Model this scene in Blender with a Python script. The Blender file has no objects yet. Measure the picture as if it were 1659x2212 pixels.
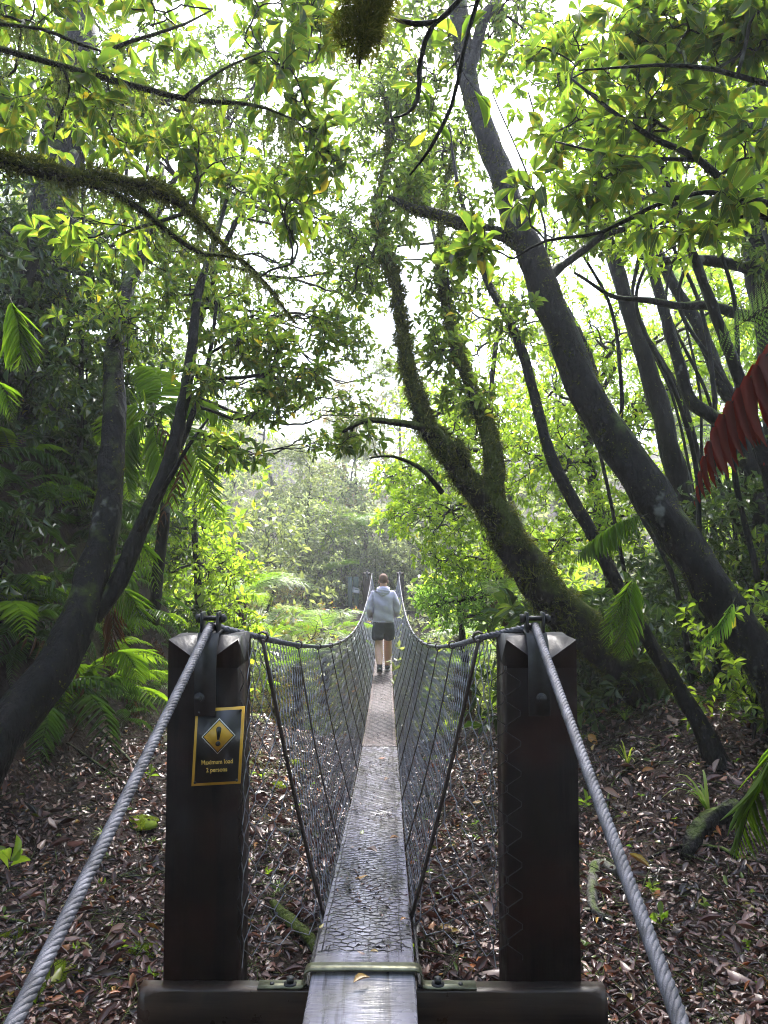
import bpy, math, random
import numpy as np
from mathutils import Vector, Matrix

random.seed(7); RNG = np.random.default_rng(7)
R = math.radians
SC = bpy.context.scene

# ------------------------------------------------------------------ camera, sky, sun, exposure
CAM = np.array([0.08, 0.0, 1.36]); PITCH = R(3.31); YAW = R(0.26); FV = 1661.0
cd = bpy.data.cameras.new("camera"); cam = bpy.data.objects.new("camera", cd); SC.collection.objects.link(cam)
cam.location = CAM; cam.rotation_euler = (R(90) + PITCH, 0, YAW)
cd.sensor_fit = 'VERTICAL'; cd.sensor_height = 24; cd.lens = 24 * FV / 2212
cd.clip_start = 0.05; cd.clip_end = 500
SC.camera = cam
SUN_EL, SUN_ROT = R(52), R(8)
w = bpy.data.worlds.new("World"); SC.world = w; w.use_nodes = True
wn = w.node_tree; wn.nodes.clear()
sky = wn.nodes.new('ShaderNodeTexSky'); sky.sky_type = 'NISHITA'; sky.sun_disc = False
sky.sun_elevation = SUN_EL; sky.sun_rotation = SUN_ROT; sky.air_density = 1.0; sky.dust_density = 2.0
hs = wn.nodes.new('ShaderNodeHueSaturation'); hs.inputs['Saturation'].default_value = 0.8
bg = wn.nodes.new('ShaderNodeBackground'); bg.inputs['Strength'].default_value = 0.15
wo = wn.nodes.new('ShaderNodeOutputWorld')
wn.links.new(sky.outputs[0], hs.inputs['Color']); wn.links.new(hs.outputs[0], bg.inputs['Color']); wn.links.new(bg.outputs[0], wo.inputs[0])
sl = bpy.data.lights.new("sun", 'SUN'); sl.energy = 1.5; sl.angle = R(12); sl.color = (1, .97, .93)
so = bpy.data.objects.new("sun", sl); SC.collection.objects.link(so)
_sd = Vector((math.sin(SUN_ROT) * math.cos(SUN_EL), math.cos(SUN_ROT) * math.cos(SUN_EL), math.sin(SUN_EL)))
so.rotation_euler = _sd.to_track_quat('Z', 'Y').to_euler(); so.location = (0, 0, 30)
SC.view_settings.view_transform = 'Standard'; SC.view_settings.look = 'None'
SC.view_settings.exposure = 2.85; SC.view_settings.gamma = 1
try:
    c = SC.cycles
    c.use_denoising = True; c.denoising_prefilter = 'ACCURATE'; c.filter_width = 1.05; c.max_bounces = 7; c.diffuse_bounces = 4; c.glossy_bounces = 2; c.transmission_bounces = 3
    c.volume_bounces = 1; c.transparent_max_bounces = 4; c.sample_clamp_indirect = 6; c.use_adaptive_sampling = False
    c.caustics_reflective = False; c.caustics_refractive = False
except Exception as e:
    print('cycles settings', e)
HAZE_DENSITY = 0.0021

def nrm(v):
    v = np.asarray(v, float); return v / np.maximum(np.linalg.norm(v, axis=-1, keepdims=True), 1e-9)
_r = np.array([math.cos(YAW), math.sin(YAW), 0.]); _h = np.array([-math.sin(YAW), math.cos(YAW), 0.])
_f = _h * math.cos(PITCH) + np.array([0, 0, math.sin(PITCH)]); _u = -_h * math.sin(PITCH) + np.array([0, 0, math.cos(PITCH)])
def P(px, py, d):
    """world point standing at distance y = d that is seen near (px, py) of a 1659 x 2212 view"""
    ray = _f + _r * ((px - 829.5) / FV) + _u * ((1106 - py) / FV)
    return CAM + ray * (d / ray[1])
def PX(wpx, d): return wpx / FV * d

# ------------------------------------------------------------------ object helpers
COL = SC.collection
def tag(o, label, cat, group=None, kind=None):
    if label: o['label'] = label
    if cat: o['category'] = cat
    if group: o['group'] = group
    if kind: o['kind'] = kind
    return o
def thing(name, label, cat, loc=(0, 0, 0), group=None):
    o = bpy.data.objects.new(name, None); COL.objects.link(o); o.location = loc; o.empty_display_size = .1
    return tag(o, label, cat, group)

class MB:
    """collects vertices, faces and the per-vertex vector lf = (random, across, along)"""
    def __init__(s): s.v = []; s.a = []; s.f = []; s.n = 0
    def add(s, v, faces, a=None, mi=0):
        v = np.asarray(v, np.float32).reshape(-1, 3)
        if a is None: a = np.zeros((len(v), 3), np.float32)
        s.v.append(v); s.a.append(np.asarray(a, np.float32).reshape(-1, 3))
        if isinstance(faces, np.ndarray): s.f.append((faces.astype(np.int32) + s.n, mi))
        else:
            for k in (3, 4):
                q = [t for t in faces if len(t) == k]
                if q: s.f.append((np.array(q, np.int32) + s.n, mi))
            for t in faces:
                if len(t) > 4: s.f.append((np.array([t], np.int32) + s.n, mi))
        s.n += len(v)
    def mesh(s, name, mats, smooth=False):
        me = bpy.data.meshes.new(name)
        if not s.v: return me
        v = np.concatenate(s.v); a = np.concatenate(s.a)
        me.vertices.add(len(v)); me.vertices.foreach_set('co', v.ravel())
        li = np.concatenate([f.ravel() for f, _ in s.f])
        cnt = np.concatenate([np.full(len(f), f.shape[1], np.int32) for f, _ in s.f])
        mi = np.concatenate([np.full(len(f), m, np.int32) for f, m in s.f])
        me.loops.add(len(li)); me.loops.foreach_set('vertex_index', li)
        st = np.zeros(len(cnt), np.int32); st[1:] = np.cumsum(cnt)[:-1]
        me.polygons.add(len(cnt)); me.polygons.foreach_set('loop_start', st); me.polygons.foreach_set('loop_total', cnt)
        me.polygons.foreach_set('material_index', mi)
        if smooth: me.polygons.foreach_set('use_smooth', np.ones(len(cnt), bool))
        at = me.attributes.new('lf', 'FLOAT_VECTOR', 'POINT'); at.data.foreach_set('vector', a.ravel())
        for m in (mats if isinstance(mats, (list, tuple)) else [mats]): me.materials.append(m)
        me.update(calc_edges=True); me.validate()
        return me
    def build(s, name, mats, parent=None, smooth=False, origin=None):
        if origin is not None:
            s.v = [x - np.asarray(origin, np.float32) for x in s.v]
        o = bpy.data.objects.new(name, s.mesh(name, mats, smooth)); COL.objects.link(o)
        if parent is not None: o.parent = parent
        elif origin is not None: o.location = origin
        return o
    # ---- simple solids
    def box(s, lo, hi, mi=0, M=None, bev=0.0):
        x0, y0, z0 = lo; x1, y1, z1 = hi
        if bev <= 0:
            v = [(x0, y0, z0), (x1, y0, z0), (x1, y1, z0), (x0, y1, z0), (x0, y0, z1), (x1, y0, z1), (x1, y1, z1), (x0, y1, z1)]
            f = [(0, 3, 2, 1), (4, 5, 6, 7), (0, 1, 5, 4), (1, 2, 6, 5), (2, 3, 7, 6), (3, 0, 4, 7)]
        else:
            b = bev; v = []
            for z, k in ((z0, b), (z0 + b, 0), (z1 - b, 0), (z1, b)):
                c = 0 if k else b * .8
                v += [(x0 + k + c, y0 + k, z), (x1 - k - c, y0 + k, z), (x1 - k, y0 + k + c, z), (x1 - k, y1 - k - c, z),
                      (x1 - k - c, y1 - k, z), (x0 + k + c, y1 - k, z), (x0 + k, y1 - k - c, z), (x0 + k, y0 + k + c, z)]
            f = [tuple(range(7, -1, -1)), tuple(range(24, 32))]
            for r in range(3):
                for i in range(8):
                    j = (i + 1) % 8; f.append((r * 8 + i, r * 8 + j, (r + 1) * 8 + j, (r + 1) * 8 + i))
        v = np.array(v, float)
        if M is not None: v = np.array([M @ Vector(p) for p in v])
        s.add(v, f, mi=mi)
    def tube(s, pts, rad, sides=8, mi=0, cap=True, rough=0.0, attr=None):
        pts = np.asarray(pts, float); n = len(pts); rad = np.broadcast_to(np.asarray(rad, float), (n,))
        T = nrm(np.gradient(pts, axis=0)); N = np.zeros_like(T)
        a0 = np.array([0, 0, 1.]) if abs(T[0][2]) < .9 else np.array([1., 0, 0])
        nn = nrm(np.cross(T[0], a0))
        for i in range(n):
            nn = nrm(nn - T[i] * np.dot(nn, T[i])); N[i] = nn
        B = np.cross(T, N); th = np.arange(sides) / sides * 2 * math.pi
        rr = rad[:, None] * np.ones(sides)
        if rough:
            k = np.cumsum(np.r_[0, np.linalg.norm(np.diff(pts, axis=0), axis=1)])[:, None] / max(rad.mean(), 1e-4)
            for q in range(7):
                m = RNG.integers(1, 5); fq = RNG.uniform(.2, 1.6); ph = RNG.uniform(0, 6.3)
                rr = rr * (1 + rough / (1 + .35 * q) * np.sin(m * th[None] + k * fq + ph + 2 * np.sin(k * .31 + q)))
        V = pts[:, None] + rr[..., None] * (N[:, None] * np.cos(th)[None, :, None] + B[:, None] * np.sin(th)[None, :, None])
        A = np.zeros((n, sides, 3)); A[..., 1] = th / 6.2832; A[..., 2] = np.linspace(0, 1, n)[:, None]
        if attr is not None: A[..., 0] = attr
        i = np.arange(n - 1)[:, None]; j = np.arange(sides)[None]; j2 = (j + 1) % sides
        F = np.stack([i * sides + j, i * sides + j2, (i + 1) * sides + j2, (i + 1) * sides + j], -1).reshape(-1, 4)
        s.add(V, F, A, mi)
        if cap:
            c = np.array([range(sides)][0]); b = s.n - n * sides
            s.f.append((np.array([c[::-1] + b], np.int32), mi)); s.f.append((np.array([c + b + (n - 1) * sides], np.int32), mi))
    def tubes(s, PT, RD, sides=4, mi=0, rnd=None):
        """batch of N short tubes: PT (N,K,3), RD (N,K)"""
        PT = np.asarray(PT, float); RD = np.asarray(RD, float); N_, K = RD.shape
        if N_ == 0: return
        D = nrm(PT[:, -1] - PT[:, 0]); a = np.where(np.abs(D[:, 2:3]) < .8, np.array([[0, 0, 1.]]), np.array([[1., 0, 0]]))
        N = nrm(np.cross(D, a)); B = np.cross(D, N); th = np.arange(sides) / sides * 2 * math.pi
        ring = N[:, None] * np.cos(th)[None, :, None] + B[:, None] * np.sin(th)[None, :, None]
        V = PT[:, :, None] + RD[:, :, None, None] * ring[:, None]
        A = np.zeros(V.shape); A[..., 0] = (RNG.random(N_) if rnd is None else rnd)[:, None, None]
        b = (np.arange(N_) * K * sides)[:, None, None]; i = np.arange(K - 1)[None, :, None]; j = np.arange(sides)[None, None]
        j2 = (j + 1) % sides
        F = np.stack([b + i * sides + j, b + i * sides + j2, b + (i + 1) * sides + j2, b + (i + 1) * sides + j], -1).reshape(-1, 4)
        s.add(V, F, A, mi)
    def inst(s, tpl, org, ldir, ndir, L, W, rnd=None, mi=0):
        """scatter a leaf template: origin, length direction, normal, length, width scale"""
        tv, tf = tpl; N_ = len(org)
        if N_ == 0: return
        l = nrm(ldir); n = nrm(ndir - l * np.sum(ndir * l, -1, keepdims=True)); x = np.cross(l, n)
        L = np.broadcast_to(L, (N_,)); W = np.broadcast_to(W, (N_,))
        V = org[:, None] + tv[None, :, 0:1] * x[:, None] * W[:, None, None] + tv[None, :, 1:2] * l[:, None] * L[:, None, None] + tv[None, :, 2:3] * n[:, None] * L[:, None, None]
        A = np.zeros((N_, len(tv), 3)); A[..., 0] = (RNG.random(N_) if rnd is None else rnd)[:, None]
        A[..., 1] = tv[:, 0]; A[..., 2] = tv[:, 1]
        F = (tf[None] + (np.arange(N_) * len(tv))[:, None, None]).reshape(-1, tf.shape[1])
        s.add(V, F, A, mi)

def leaf_tpl(prof, fold=.12, curl=.1):
    """prof: (t, halfwidth); returns template with (left, mid, right) rows"""
    v = []
    for t, wd in prof:
        z = -curl * t * t
        v += [(-wd, t, z + fold * wd * .5), (0, t, z), (wd, t, z + fold * wd * .5)]
    f = []
    for i in range(len(prof) - 1):
        a = i * 3; f += [(a, a + 1, a + 4, a + 3), (a + 1, a + 2, a + 5, a + 4)]
    return np.array(v, float), np.array(f)
T_NEAR = leaf_tpl([(0, .03), (.16, .30), (.38, .78), (.6, 1.0), (.8, .82), (.93, .42), (1, .03)], .5, .16)
T_NEAR2 = leaf_tpl([(0, .03), (.16, .30), (.38, .78), (.6, 1.0), (.8, .82), (.93, .42), (1, .03)], -.25, .32)
T_MID = leaf_tpl([(0, .04), (.35, .75), (.65, 1.0), (1, .04)], .5, .15)
T_FAR = (np.array([(0, 0, 0), (-1, .55, .05), (0, 1, -.1), (1, .55, .05)], float), np.array([(0, 1, 2, 3)]))
T_PINNA = leaf_tpl([(0, .6), (.15, 1), (.5, .9), (.8, .6), (1, .05)], .3, .12)
T_BLADE = (np.array([(-1, 0, 0), (1, 0, 0), (0, 1, 0)], float), np.array([(0, 1, 2)]))
T_LITTER = leaf_tpl([(0, .05), (.22, .65), (.5, 1.0), (.8, .65), (1, .05)], .5, -.2)
T_LITTER2 = leaf_tpl([(0, .05), (.22, .65), (.5, 1.0), (.8, .65), (1, .05)], -.6, .3)

# ------------------------------------------------------------------ materials
def mk(name):
    m = bpy.data.materials.new(name); m.use_nodes = True; nt = m.node_tree
    b = nt.nodes['Principled BSDF']; o = nt.nodes['Material Output']; return m, nt, b, o
def nd(nt, typ, **k):
    n = nt.nodes.new(typ)
    for a, v in k.items():
        if a.startswith('i_'):
            key = a[2:]; n.inputs[int(key) if key.isdigit() else key].default_value = v
        else: setattr(n, a, v)
    return n
def ramp(nt, stops, interp='LINEAR'):
    r = nt.nodes.new('ShaderNodeValToRGB'); cr = r.color_ramp; cr.interpolation = interp
    while len(cr.elements) > 1: cr.elements.remove(cr.elements[-1])
    cr.elements[0].position = stops[0][0]; cr.elements[0].color = (*stops[0][1], 1)
    for p, c in stops[1:]:
        e = cr.elements.new(p); e.color = (*c, 1)
    return r
def g(v): return (v, v, v)
def mixc(nt, fac, a, b, mode='MIX'):
    m = nt.nodes.new('ShaderNodeMix'); m.data_type = 'RGBA'; m.blend_type = mode
    for s, x in ((0, fac), (6, a), (7, b)):
        if hasattr(x, 'links') or hasattr(x, 'is_linked'): nt.links.new(x, m.inputs[s])
        else: m.inputs[s].default_value = x if s == 0 else (*x, 1)
    return m.outputs[2]
def noise(nt, scale, detail=4, coord='Object', rough=.55, vec=None, stretch=None):
    n = nd(nt, 'ShaderNodeTexNoise', i_Scale=scale, i_Detail=detail, i_Roughness=rough)
    if vec is None:
        tc = nt.nodes.new('ShaderNodeTexCoord'); vec = tc.outputs[coord]
    if stretch:
        mp = nt.nodes.new('ShaderNodeMapping'); mp.inputs['Scale'].default_value = stretch
        nt.links.new(vec, mp.inputs[0]); vec = mp.outputs[0]
    nt.links.new(vec, n.inputs['Vector']); return n
def bump(nt, b, h, strength=.5, dist=.01, prev=None):
    bp = nd(nt, 'ShaderNodeBump', i_Strength=strength, i_Distance=dist); nt.links.new(h, bp.inputs['Height'])
    if prev is not None: nt.links.new(prev, bp.inputs['Normal'])
    nt.links.new(bp.outputs[0], b.inputs['Normal']); return bp.outputs[0]

def leafmat(name, stops, tint=(2.7, 2.75, 1.1), tf=.66, rough=.36, spots=0.0, spot_col=(.16, .12, .02), rib=(.2, .25, .08), ribw=.07, spec=.5):
    m, nt, b, o = mk(name)
    at = nd(nt, 'ShaderNodeAttribute', attribute_name='lf'); sp = nd(nt, 'ShaderNodeSeparateXYZ')
    nt.links.new(at.outputs['Vector'], sp.inputs[0])
    rp = ramp(nt, stops); nt.links.new(sp.outputs[0], rp.inputs[0]); col = rp.outputs[0]
    if spots:
        n = noise(nt, 38, 3); r2 = ramp(nt, [(.52, g(0)), (.66, g(spots))]); nt.links.new(n.outputs[0], r2.inputs[0])
        col = mixc(nt, r2.outputs[0], col, spot_col)
    if rib is not None:
        ab = nd(nt, 'ShaderNodeMath', operation='ABSOLUTE'); nt.links.new(sp.outputs[1], ab.inputs[0])
        lt = nd(nt, 'ShaderNodeMath', operation='LESS_THAN', i_1=ribw); nt.links.new(ab.outputs[0], lt.inputs[0])
        ml = nd(nt, 'ShaderNodeMath', operation='MULTIPLY', i_1=.6); nt.links.new(lt.outputs[0], ml.inputs[0])
        col = mixc(nt, ml.outputs[0], col, rib)
    nt.links.new(col, b.inputs['Base Color']); b.inputs['Roughness'].default_value = rough
    b.inputs['Specular IOR Level'].default_value = spec
    tr = nt.nodes.new('ShaderNodeBsdfTranslucent'); tc = mixc(nt, 1.0, col, tint, 'MULTIPLY'); nt.links.new(tc, tr.inputs[0])
    mx = nt.nodes.new('ShaderNodeMixShader'); mx.inputs[0].default_value = tf
    nt.links.new(b.outputs[0], mx.inputs[1]); nt.links.new(tr.outputs[0], mx.inputs[2]); nt.links.new(mx.outputs[0], o.inputs[0])
    return m
M = {}
M['leaf_near'] = leafmat('broad_leaf', [(0, (.024, .044, .012)), (.4, (.048, .084, .018)), (.75, (.085, .135, .024)), (.96, (.13, .18, .03)), (1, (.26, .19, .03))], spots=.6)
M['leaf_mid'] = leafmat('green_leaf', [(0, (.024, .044, .012)), (.5, (.055, .092, .022)), (.95, (.115, .165, .035)), (1, (.24, .18, .04))], spots=.3)
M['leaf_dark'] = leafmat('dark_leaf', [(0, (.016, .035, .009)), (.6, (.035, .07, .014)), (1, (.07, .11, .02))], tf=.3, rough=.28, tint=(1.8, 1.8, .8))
M['leaf_yellow'] = leafmat('yellow_green_leaf', [(0, (.075, .125, .02)), (.5, (.14, .205, .03)), (.93, (.24, .305, .05)), (1, (.34, .3, .05))], rib=None)
M['leaf_pale'] = leafmat('pale_leaf', [(0, (.06, .12, .03)), (.5, (.1, .18, .045)), (1, (.18, .25, .07))], rib=None)
M['far_green_hazed'] = leafmat('far_leaf_green_haze_tint', [(0, (.08, .1, .05)), (.5, (.14, .17, .08)), (1, (.24, .27, .13))], tint=(2.0, 2.0, .9), tf=.5, rib=None)  # greens paled and greyed, distance haze put into the leaf colour
M['far_grey_hazed'] = leafmat('far_leaf_grey_haze_tint', [(0, (.1, .12, .075)), (.5, (.17, .19, .12)), (1, (.28, .29, .19))], tint=(1.9, 1.9, 1.1), tf=.5, rib=None)  # grey-green bleached further, the tone standing in for haze
M['mist_tinted_green'] = leafmat('leaf_paled_as_mist', [(0, (.13, .16, .09)), (.5, (.22, .26, .14)), (1, (.32, .36, .2))], tint=(2.0, 2.0, 1.1), tf=.55, rib=None)  # palest leaf tone, painted as if veiled by mist
M['leaf_brown'] = leafmat('russet_leaf', [(0, (.1, .14, .03)), (.35, (.18, .2, .05)), (.7, (.26, .18, .06)), (1, (.28, .1, .04))], tint=(1.4, 1.2, .8), rib=None)
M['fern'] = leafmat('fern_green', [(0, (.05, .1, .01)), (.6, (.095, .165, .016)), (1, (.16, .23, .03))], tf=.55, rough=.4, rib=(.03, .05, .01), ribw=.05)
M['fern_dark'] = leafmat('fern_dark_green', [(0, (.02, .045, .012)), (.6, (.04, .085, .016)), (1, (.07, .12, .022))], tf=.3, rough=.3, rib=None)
M['fern_red'] = leafmat('fern_red_dead', [(0, (.09, .012, .008)), (.6, (.17, .02, .01)), (1, (.26, .05, .02))], tint=(1.8, .5, .4), tf=.4, rough=.5, spec=.25, rib=None)
M['fern_brown'] = leafmat('fern_brown_dead', [(0, (.06, .03, .015)), (1, (.16, .07, .03))], tint=(1.2, .8, .6), tf=.25, rough=.4, rib=None)
M['moss'] = leafmat('moss', [(0, (.035, .045, .008)), (.45, (.09, .11, .018)), (.8, (.2, .21, .04)), (1, (.36, .36, .1))], tint=(1.5, 1.4, .7), tf=.4, rough=.7, rib=None, spec=.2)
M['moss_pale'] = leafmat('pale_moss', [(0, (.12, .14, .05)), (.5, (.22, .25, .09)), (1, (.34, .36, .16))], tint=(1.3, 1.3, .8), tf=.4, rough=.8, rib=None, spec=.1)
M['moss_bright'] = leafmat('bright_moss', [(0, (.16, .22, .02)), (.5, (.26, .33, .04)), (1, (.38, .42, .08))], tint=(1.3, 1.3, .6), tf=.35, rough=.8, rib=None, spec=.1)
M['grass'] = leafmat('grass_blade', [(0, (.08, .14, .02)), (.6, (.15, .24, .03)), (1, (.34, .36, .1))], tf=.4, rib=None)
M['litter'] = leafmat('fallen_leaf', [(0, (.008, .004, .0035)), (.25, (.035, .014, .012)), (.48, (.09, .034, .026)), (.66, (.17, .085, .07)), (.82, (.32, .22, .18)), (.91, (.34, .1, .025)), (.955, (.36, .22, .04)), (.985, (.14, .19, .03))],
                      tint=(1, .7, .5), tf=.08, rough=.3, rib=(.05, .025, .015), ribw=.05, spec=.5)

def barkmat(name, c1, c2, moss=.5, mosscol=(.06, .085, .015), rough=.55, scale=1.0):
    m, nt, b, o = mk(name)
    n1 = noise(nt, 14 * scale, 6, stretch=(1, 1, .35)); r1 = ramp(nt, [(.3, c1), (.7, c2)]); nt.links.new(n1.outputs[0], r1.inputs[0])
    n3 = noise(nt, 5 * scale, 3); r3 = ramp(nt, [(.66, g(0)), (.72, g(1))]); nt.links.new(n3.outputs[0], r3.inputs[0])
    col = mixc(nt, r3.outputs[0], r1.outputs[0], (.12, .125, .11))
    ge = nt.nodes.new('ShaderNodeNewGeometry'); sx = nt.nodes.new('ShaderNodeSeparateXYZ'); nt.links.new(ge.outputs['Normal'], sx.inputs[0])
    n2 = noise(nt, 4 * scale, 5); ad = nd(nt, 'ShaderNodeMath', operation='MULTIPLY_ADD', i_1=.35); nt.links.new(sx.outputs[2], ad.inputs[0]); nt.links.new(n2.outputs[0], ad.inputs[2])
    r2 = ramp(nt, [(.75 - .35 * moss, g(0)), (.9 - .35 * moss, g(1))]); nt.links.new(ad.outputs[0], r2.inputs[0])
    n4 = noise(nt, 60, 3); r4 = ramp(nt, [(.3, tuple(.5 * x for x in mosscol)), (.7, tuple(1.6 * x for x in mosscol))]); nt.links.new(n4.outputs[0], r4.inputs[0])
    col = mixc(nt, r2.outputs[0], col, r4.outputs[0])
    nt.links.new(col, b.inputs['Base Color']); b.inputs['Roughness'].default_value = rough; b.inputs['Specular IOR Level'].default_value = .12
    p = bump(nt, b, n1.outputs[0], 1.0, .06); n5 = noise(nt, 70 * scale, 4); bump(nt, b, n5.outputs[0], .6, .008, p)
    return m
M['bark'] = barkmat('bark', (.002, .0018, .0017), (.012, .01, .009), moss=.12)
M['bark_mossy'] = barkmat('mossy_bark', (.004, .0035, .0025), (.018, .014, .009), moss=.8, mosscol=(.055, .07, .012), rough=.8)
M['bark_pale'] = barkmat('pale_bark', (.05, .045, .04), (.17, .16, .14), moss=.1)
M['twig'] = barkmat('twig_bark', (.008, .007, .006), (.03, .025, .02), moss=.2)

def woodmat(name, c1, c2, rough, stain=None, cross=0., axis=(1, 1, .06), bumpy=.5, spec=.5):
    m, nt, b, o = mk(name); b.inputs['Specular IOR Level'].default_value = spec
    n1 = noise(nt, 30, 7, stretch=axis); r1 = ramp(nt, [(.3, c1), (.7, c2)]); nt.links.new(n1.outputs[0], r1.inputs[0]); col = r1.outputs[0]
    n2 = noise(nt, 3.5, 4)
    if stain is not None:
        n9 = noise(nt, 55, 4, stretch=tuple(.5 * a for a in axis)); r9 = ramp(nt, [(.36, g(.15)), (.44, g(1))]); nt.links.new(n9.outputs[0], r9.inputs[0]); col = mixc(nt, 1.0, col, r9.outputs[0], 'MULTIPLY')
        r2 = ramp(nt, [(.45, g(0)), (.7, g(.8))]); nt.links.new(n2.outputs[0], r2.inputs[0]); col = mixc(nt, r2.outputs[0], col, stain)
    nt.links.new(col, b.inputs['Base Color'])
    rr = ramp(nt, [(.35, g(rough * .65)), (.65, g(min(1, rough * 1.35)))]); n3 = noise(nt, 9, 4); nt.links.new(n3.outputs[0], rr.inputs[0]); nt.links.new(rr.outputs[0], b.inputs['Roughness'])
    p = bump(nt, b, n1.outputs[0], bumpy, .004)
    if cross:
        n4 = noise(nt, 10, 3, stretch=(.7, 7, 1)); p = bump(nt, b, n4.outputs[0], cross, .006, p)
    return m
M['post'] = woodmat('stained_post_timber', (.006, .0035, .003), (.009, .0045, .0035), .62, stain=(.022, .007, .0045), spec=.1, bumpy=.9)
M['post_head'] = woodmat('weathered_skylit_post_head', (.018, .017, .02), (.05, .047, .055), .55, stain=(.022, .018, .02), spec=.3, bumpy=.9)  # weathered grey, tone also lightened for sky reflected on the sloping facets
M['beam'] = woodmat('stained_beam_timber', (.012, .009, .008), (.035, .024, .02), .4, stain=(.055, .03, .018), axis=(.06, 1, 1), spec=.35)
M['plank'] = woodmat('wet_plank_timber', (.15, .142, .175), (.31, .295, .37), .27, stain=(.12, .11, .085), cross=.9, axis=(1, .05, 1))
M['plank_far'] = woodmat('rusty_plank_timber', (.15, .11, .11), (.28, .215, .22), .38, stain=(.16, .09, .07), cross=.9, axis=(1, .05, 1))
def metal(name, c, rough, met=.9, bs=0, bscale=200, mott=.25):
    m, nt, b, o = mk(name)
    n = noise(nt, 25, 4); r = ramp(nt, [(.3, tuple(x * (1 - mott) for x in c)), (.7, tuple(min(1, x * (1 + mott)) for x in c))]); nt.links.new(n.outputs[0], r.inputs[0])
    nt.links.new(r.outputs[0], b.inputs['Base Color']); b.inputs['Roughness'].default_value = rough; b.inputs['Metallic'].default_value = met
    if bs: bump(nt, b, noise(nt, bscale, 3).outputs[0], bs, .003)
    return m
M['cable'] = metal('galvanised_wire_rope', (.1, .1, .12), .58, .45, .5, 420, .55)
M['wire'] = metal('galvanised_wire', (.27, .27, .31), .4, .55)
M['wire_dark'] = metal('tarnished_wire', (.03, .027, .03), .45, .5)
M['steel'] = metal('dull_steel', (.04, .04, .043), .5, .6, .3, 80)
M['steel_green'] = metal('weathered_steel_strap', (.13, .13, .085), .33, .6, .3, 60, .5)
M['hanger'] = metal('rusty_hanger_rod', (.06, .045, .04), .5, .5, .4, 120)
def plain(name, c, rough=.5, mott=.15, scale=18, bs=0):
    m, nt, b, o = mk(name)
    n = noise(nt, scale, 5); r = ramp(nt, [(.3, tuple(x * (1 - mott) for x in c)), (.7, tuple(min(1, x * (1 + mott)) for x in c))]); nt.links.new(n.outputs[0], r.inputs[0])
    nt.links.new(r.outputs[0], b.inputs['Base Color']); b.inputs['Roughness'].default_value = rough
    if bs: bump(nt, b, noise(nt, scale * 3, 4).outputs[0], bs, .01)
    return m
M['sign_black'] = plain('sign_black_paint', (.012, .012, .013), .3)
M['sign_yellow'] = plain('sign_yellow_paint', (.62, .36, .03), .4)
M['sign_white'] = plain('sign_white_paint', (.65, .65, .62), .4)
M['sign_text'] = plain('sign_cream_paint', (.62, .42, .1), .4)
M['green_paint'] = plain('dark_green_paint', (.03, .06, .05), .5)
M['skin'] = plain('skin', (.56, .32, .25), .5, .08, 30)
M['hair'] = plain('short_auburn_hair', (.17, .09, .06), .8, .35, 160, .5)
M['hoodie'] = plain('grey_hoodie_fleece', (.5, .46, .62), .85, .1, 9, .25)
M['shorts'] = plain('charcoal_shorts_cloth', (.04, .042, .055), .8, .2, 14, .3)
M['sock'] = plain('black_sock_knit', (.02, .02, .024), .9)
M['shoe'] = plain('black_shoe_leather', (.025, .025, .03), .45)
M['sole'] = plain('grey_shoe_sole', (.2, .2, .22), .6)
# ground: dark leafy soil with mossy patches
m, nt, b, o = mk('forest_soil')
n1 = noise(nt, 3, 8); r1 = ramp(nt, [(.3, (.01, .006, .005)), (.55, (.025, .014, .01)), (.75, (.05, .032, .022))]); nt.links.new(n1.outputs[0], r1.inputs[0])
n2 = noise(nt, .55, 5); r2 = ramp(nt, [(.52, g(0)), (.62, g(1))]); nt.links.new(n2.outputs[0], r2.inputs[0])
n3 = noise(nt, 30, 5); r3 = ramp(nt, [(.3, (.05, .07, .012)), (.7, (.2, .24, .035))]); nt.links.new(n3.outputs[0], r3.inputs[0])
geo = nt.nodes.new('ShaderNodeNewGeometry'); sx = nt.nodes.new('ShaderNodeSeparateXYZ'); nt.links.new(geo.outputs['Position'], sx.inputs[0])
mr = nd(nt, 'ShaderNodeMapRange'); mr.inputs[1].default_value = 5.5; mr.inputs[2].default_value = 8.5; nt.links.new(sx.outputs[1], mr.inputs[0])
ad = nd(nt, 'ShaderNodeMath', operation='MULTIPLY'); nt.links.new(mr.outputs[0], ad.inputs[0]); nt.links.new(r2.outputs[0], ad.inputs[1])
nt.links.new(mixc(nt, ad.outputs[0], r1.outputs[0], r3.outputs[0]), b.inputs['Base Color']); b.inputs['Roughness'].default_value = .8; b.inputs['Specular IOR Level'].default_value = .15
bump(nt, b, noise(nt, 25, 6).outputs[0], .9, .05); M['soil'] = m

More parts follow.
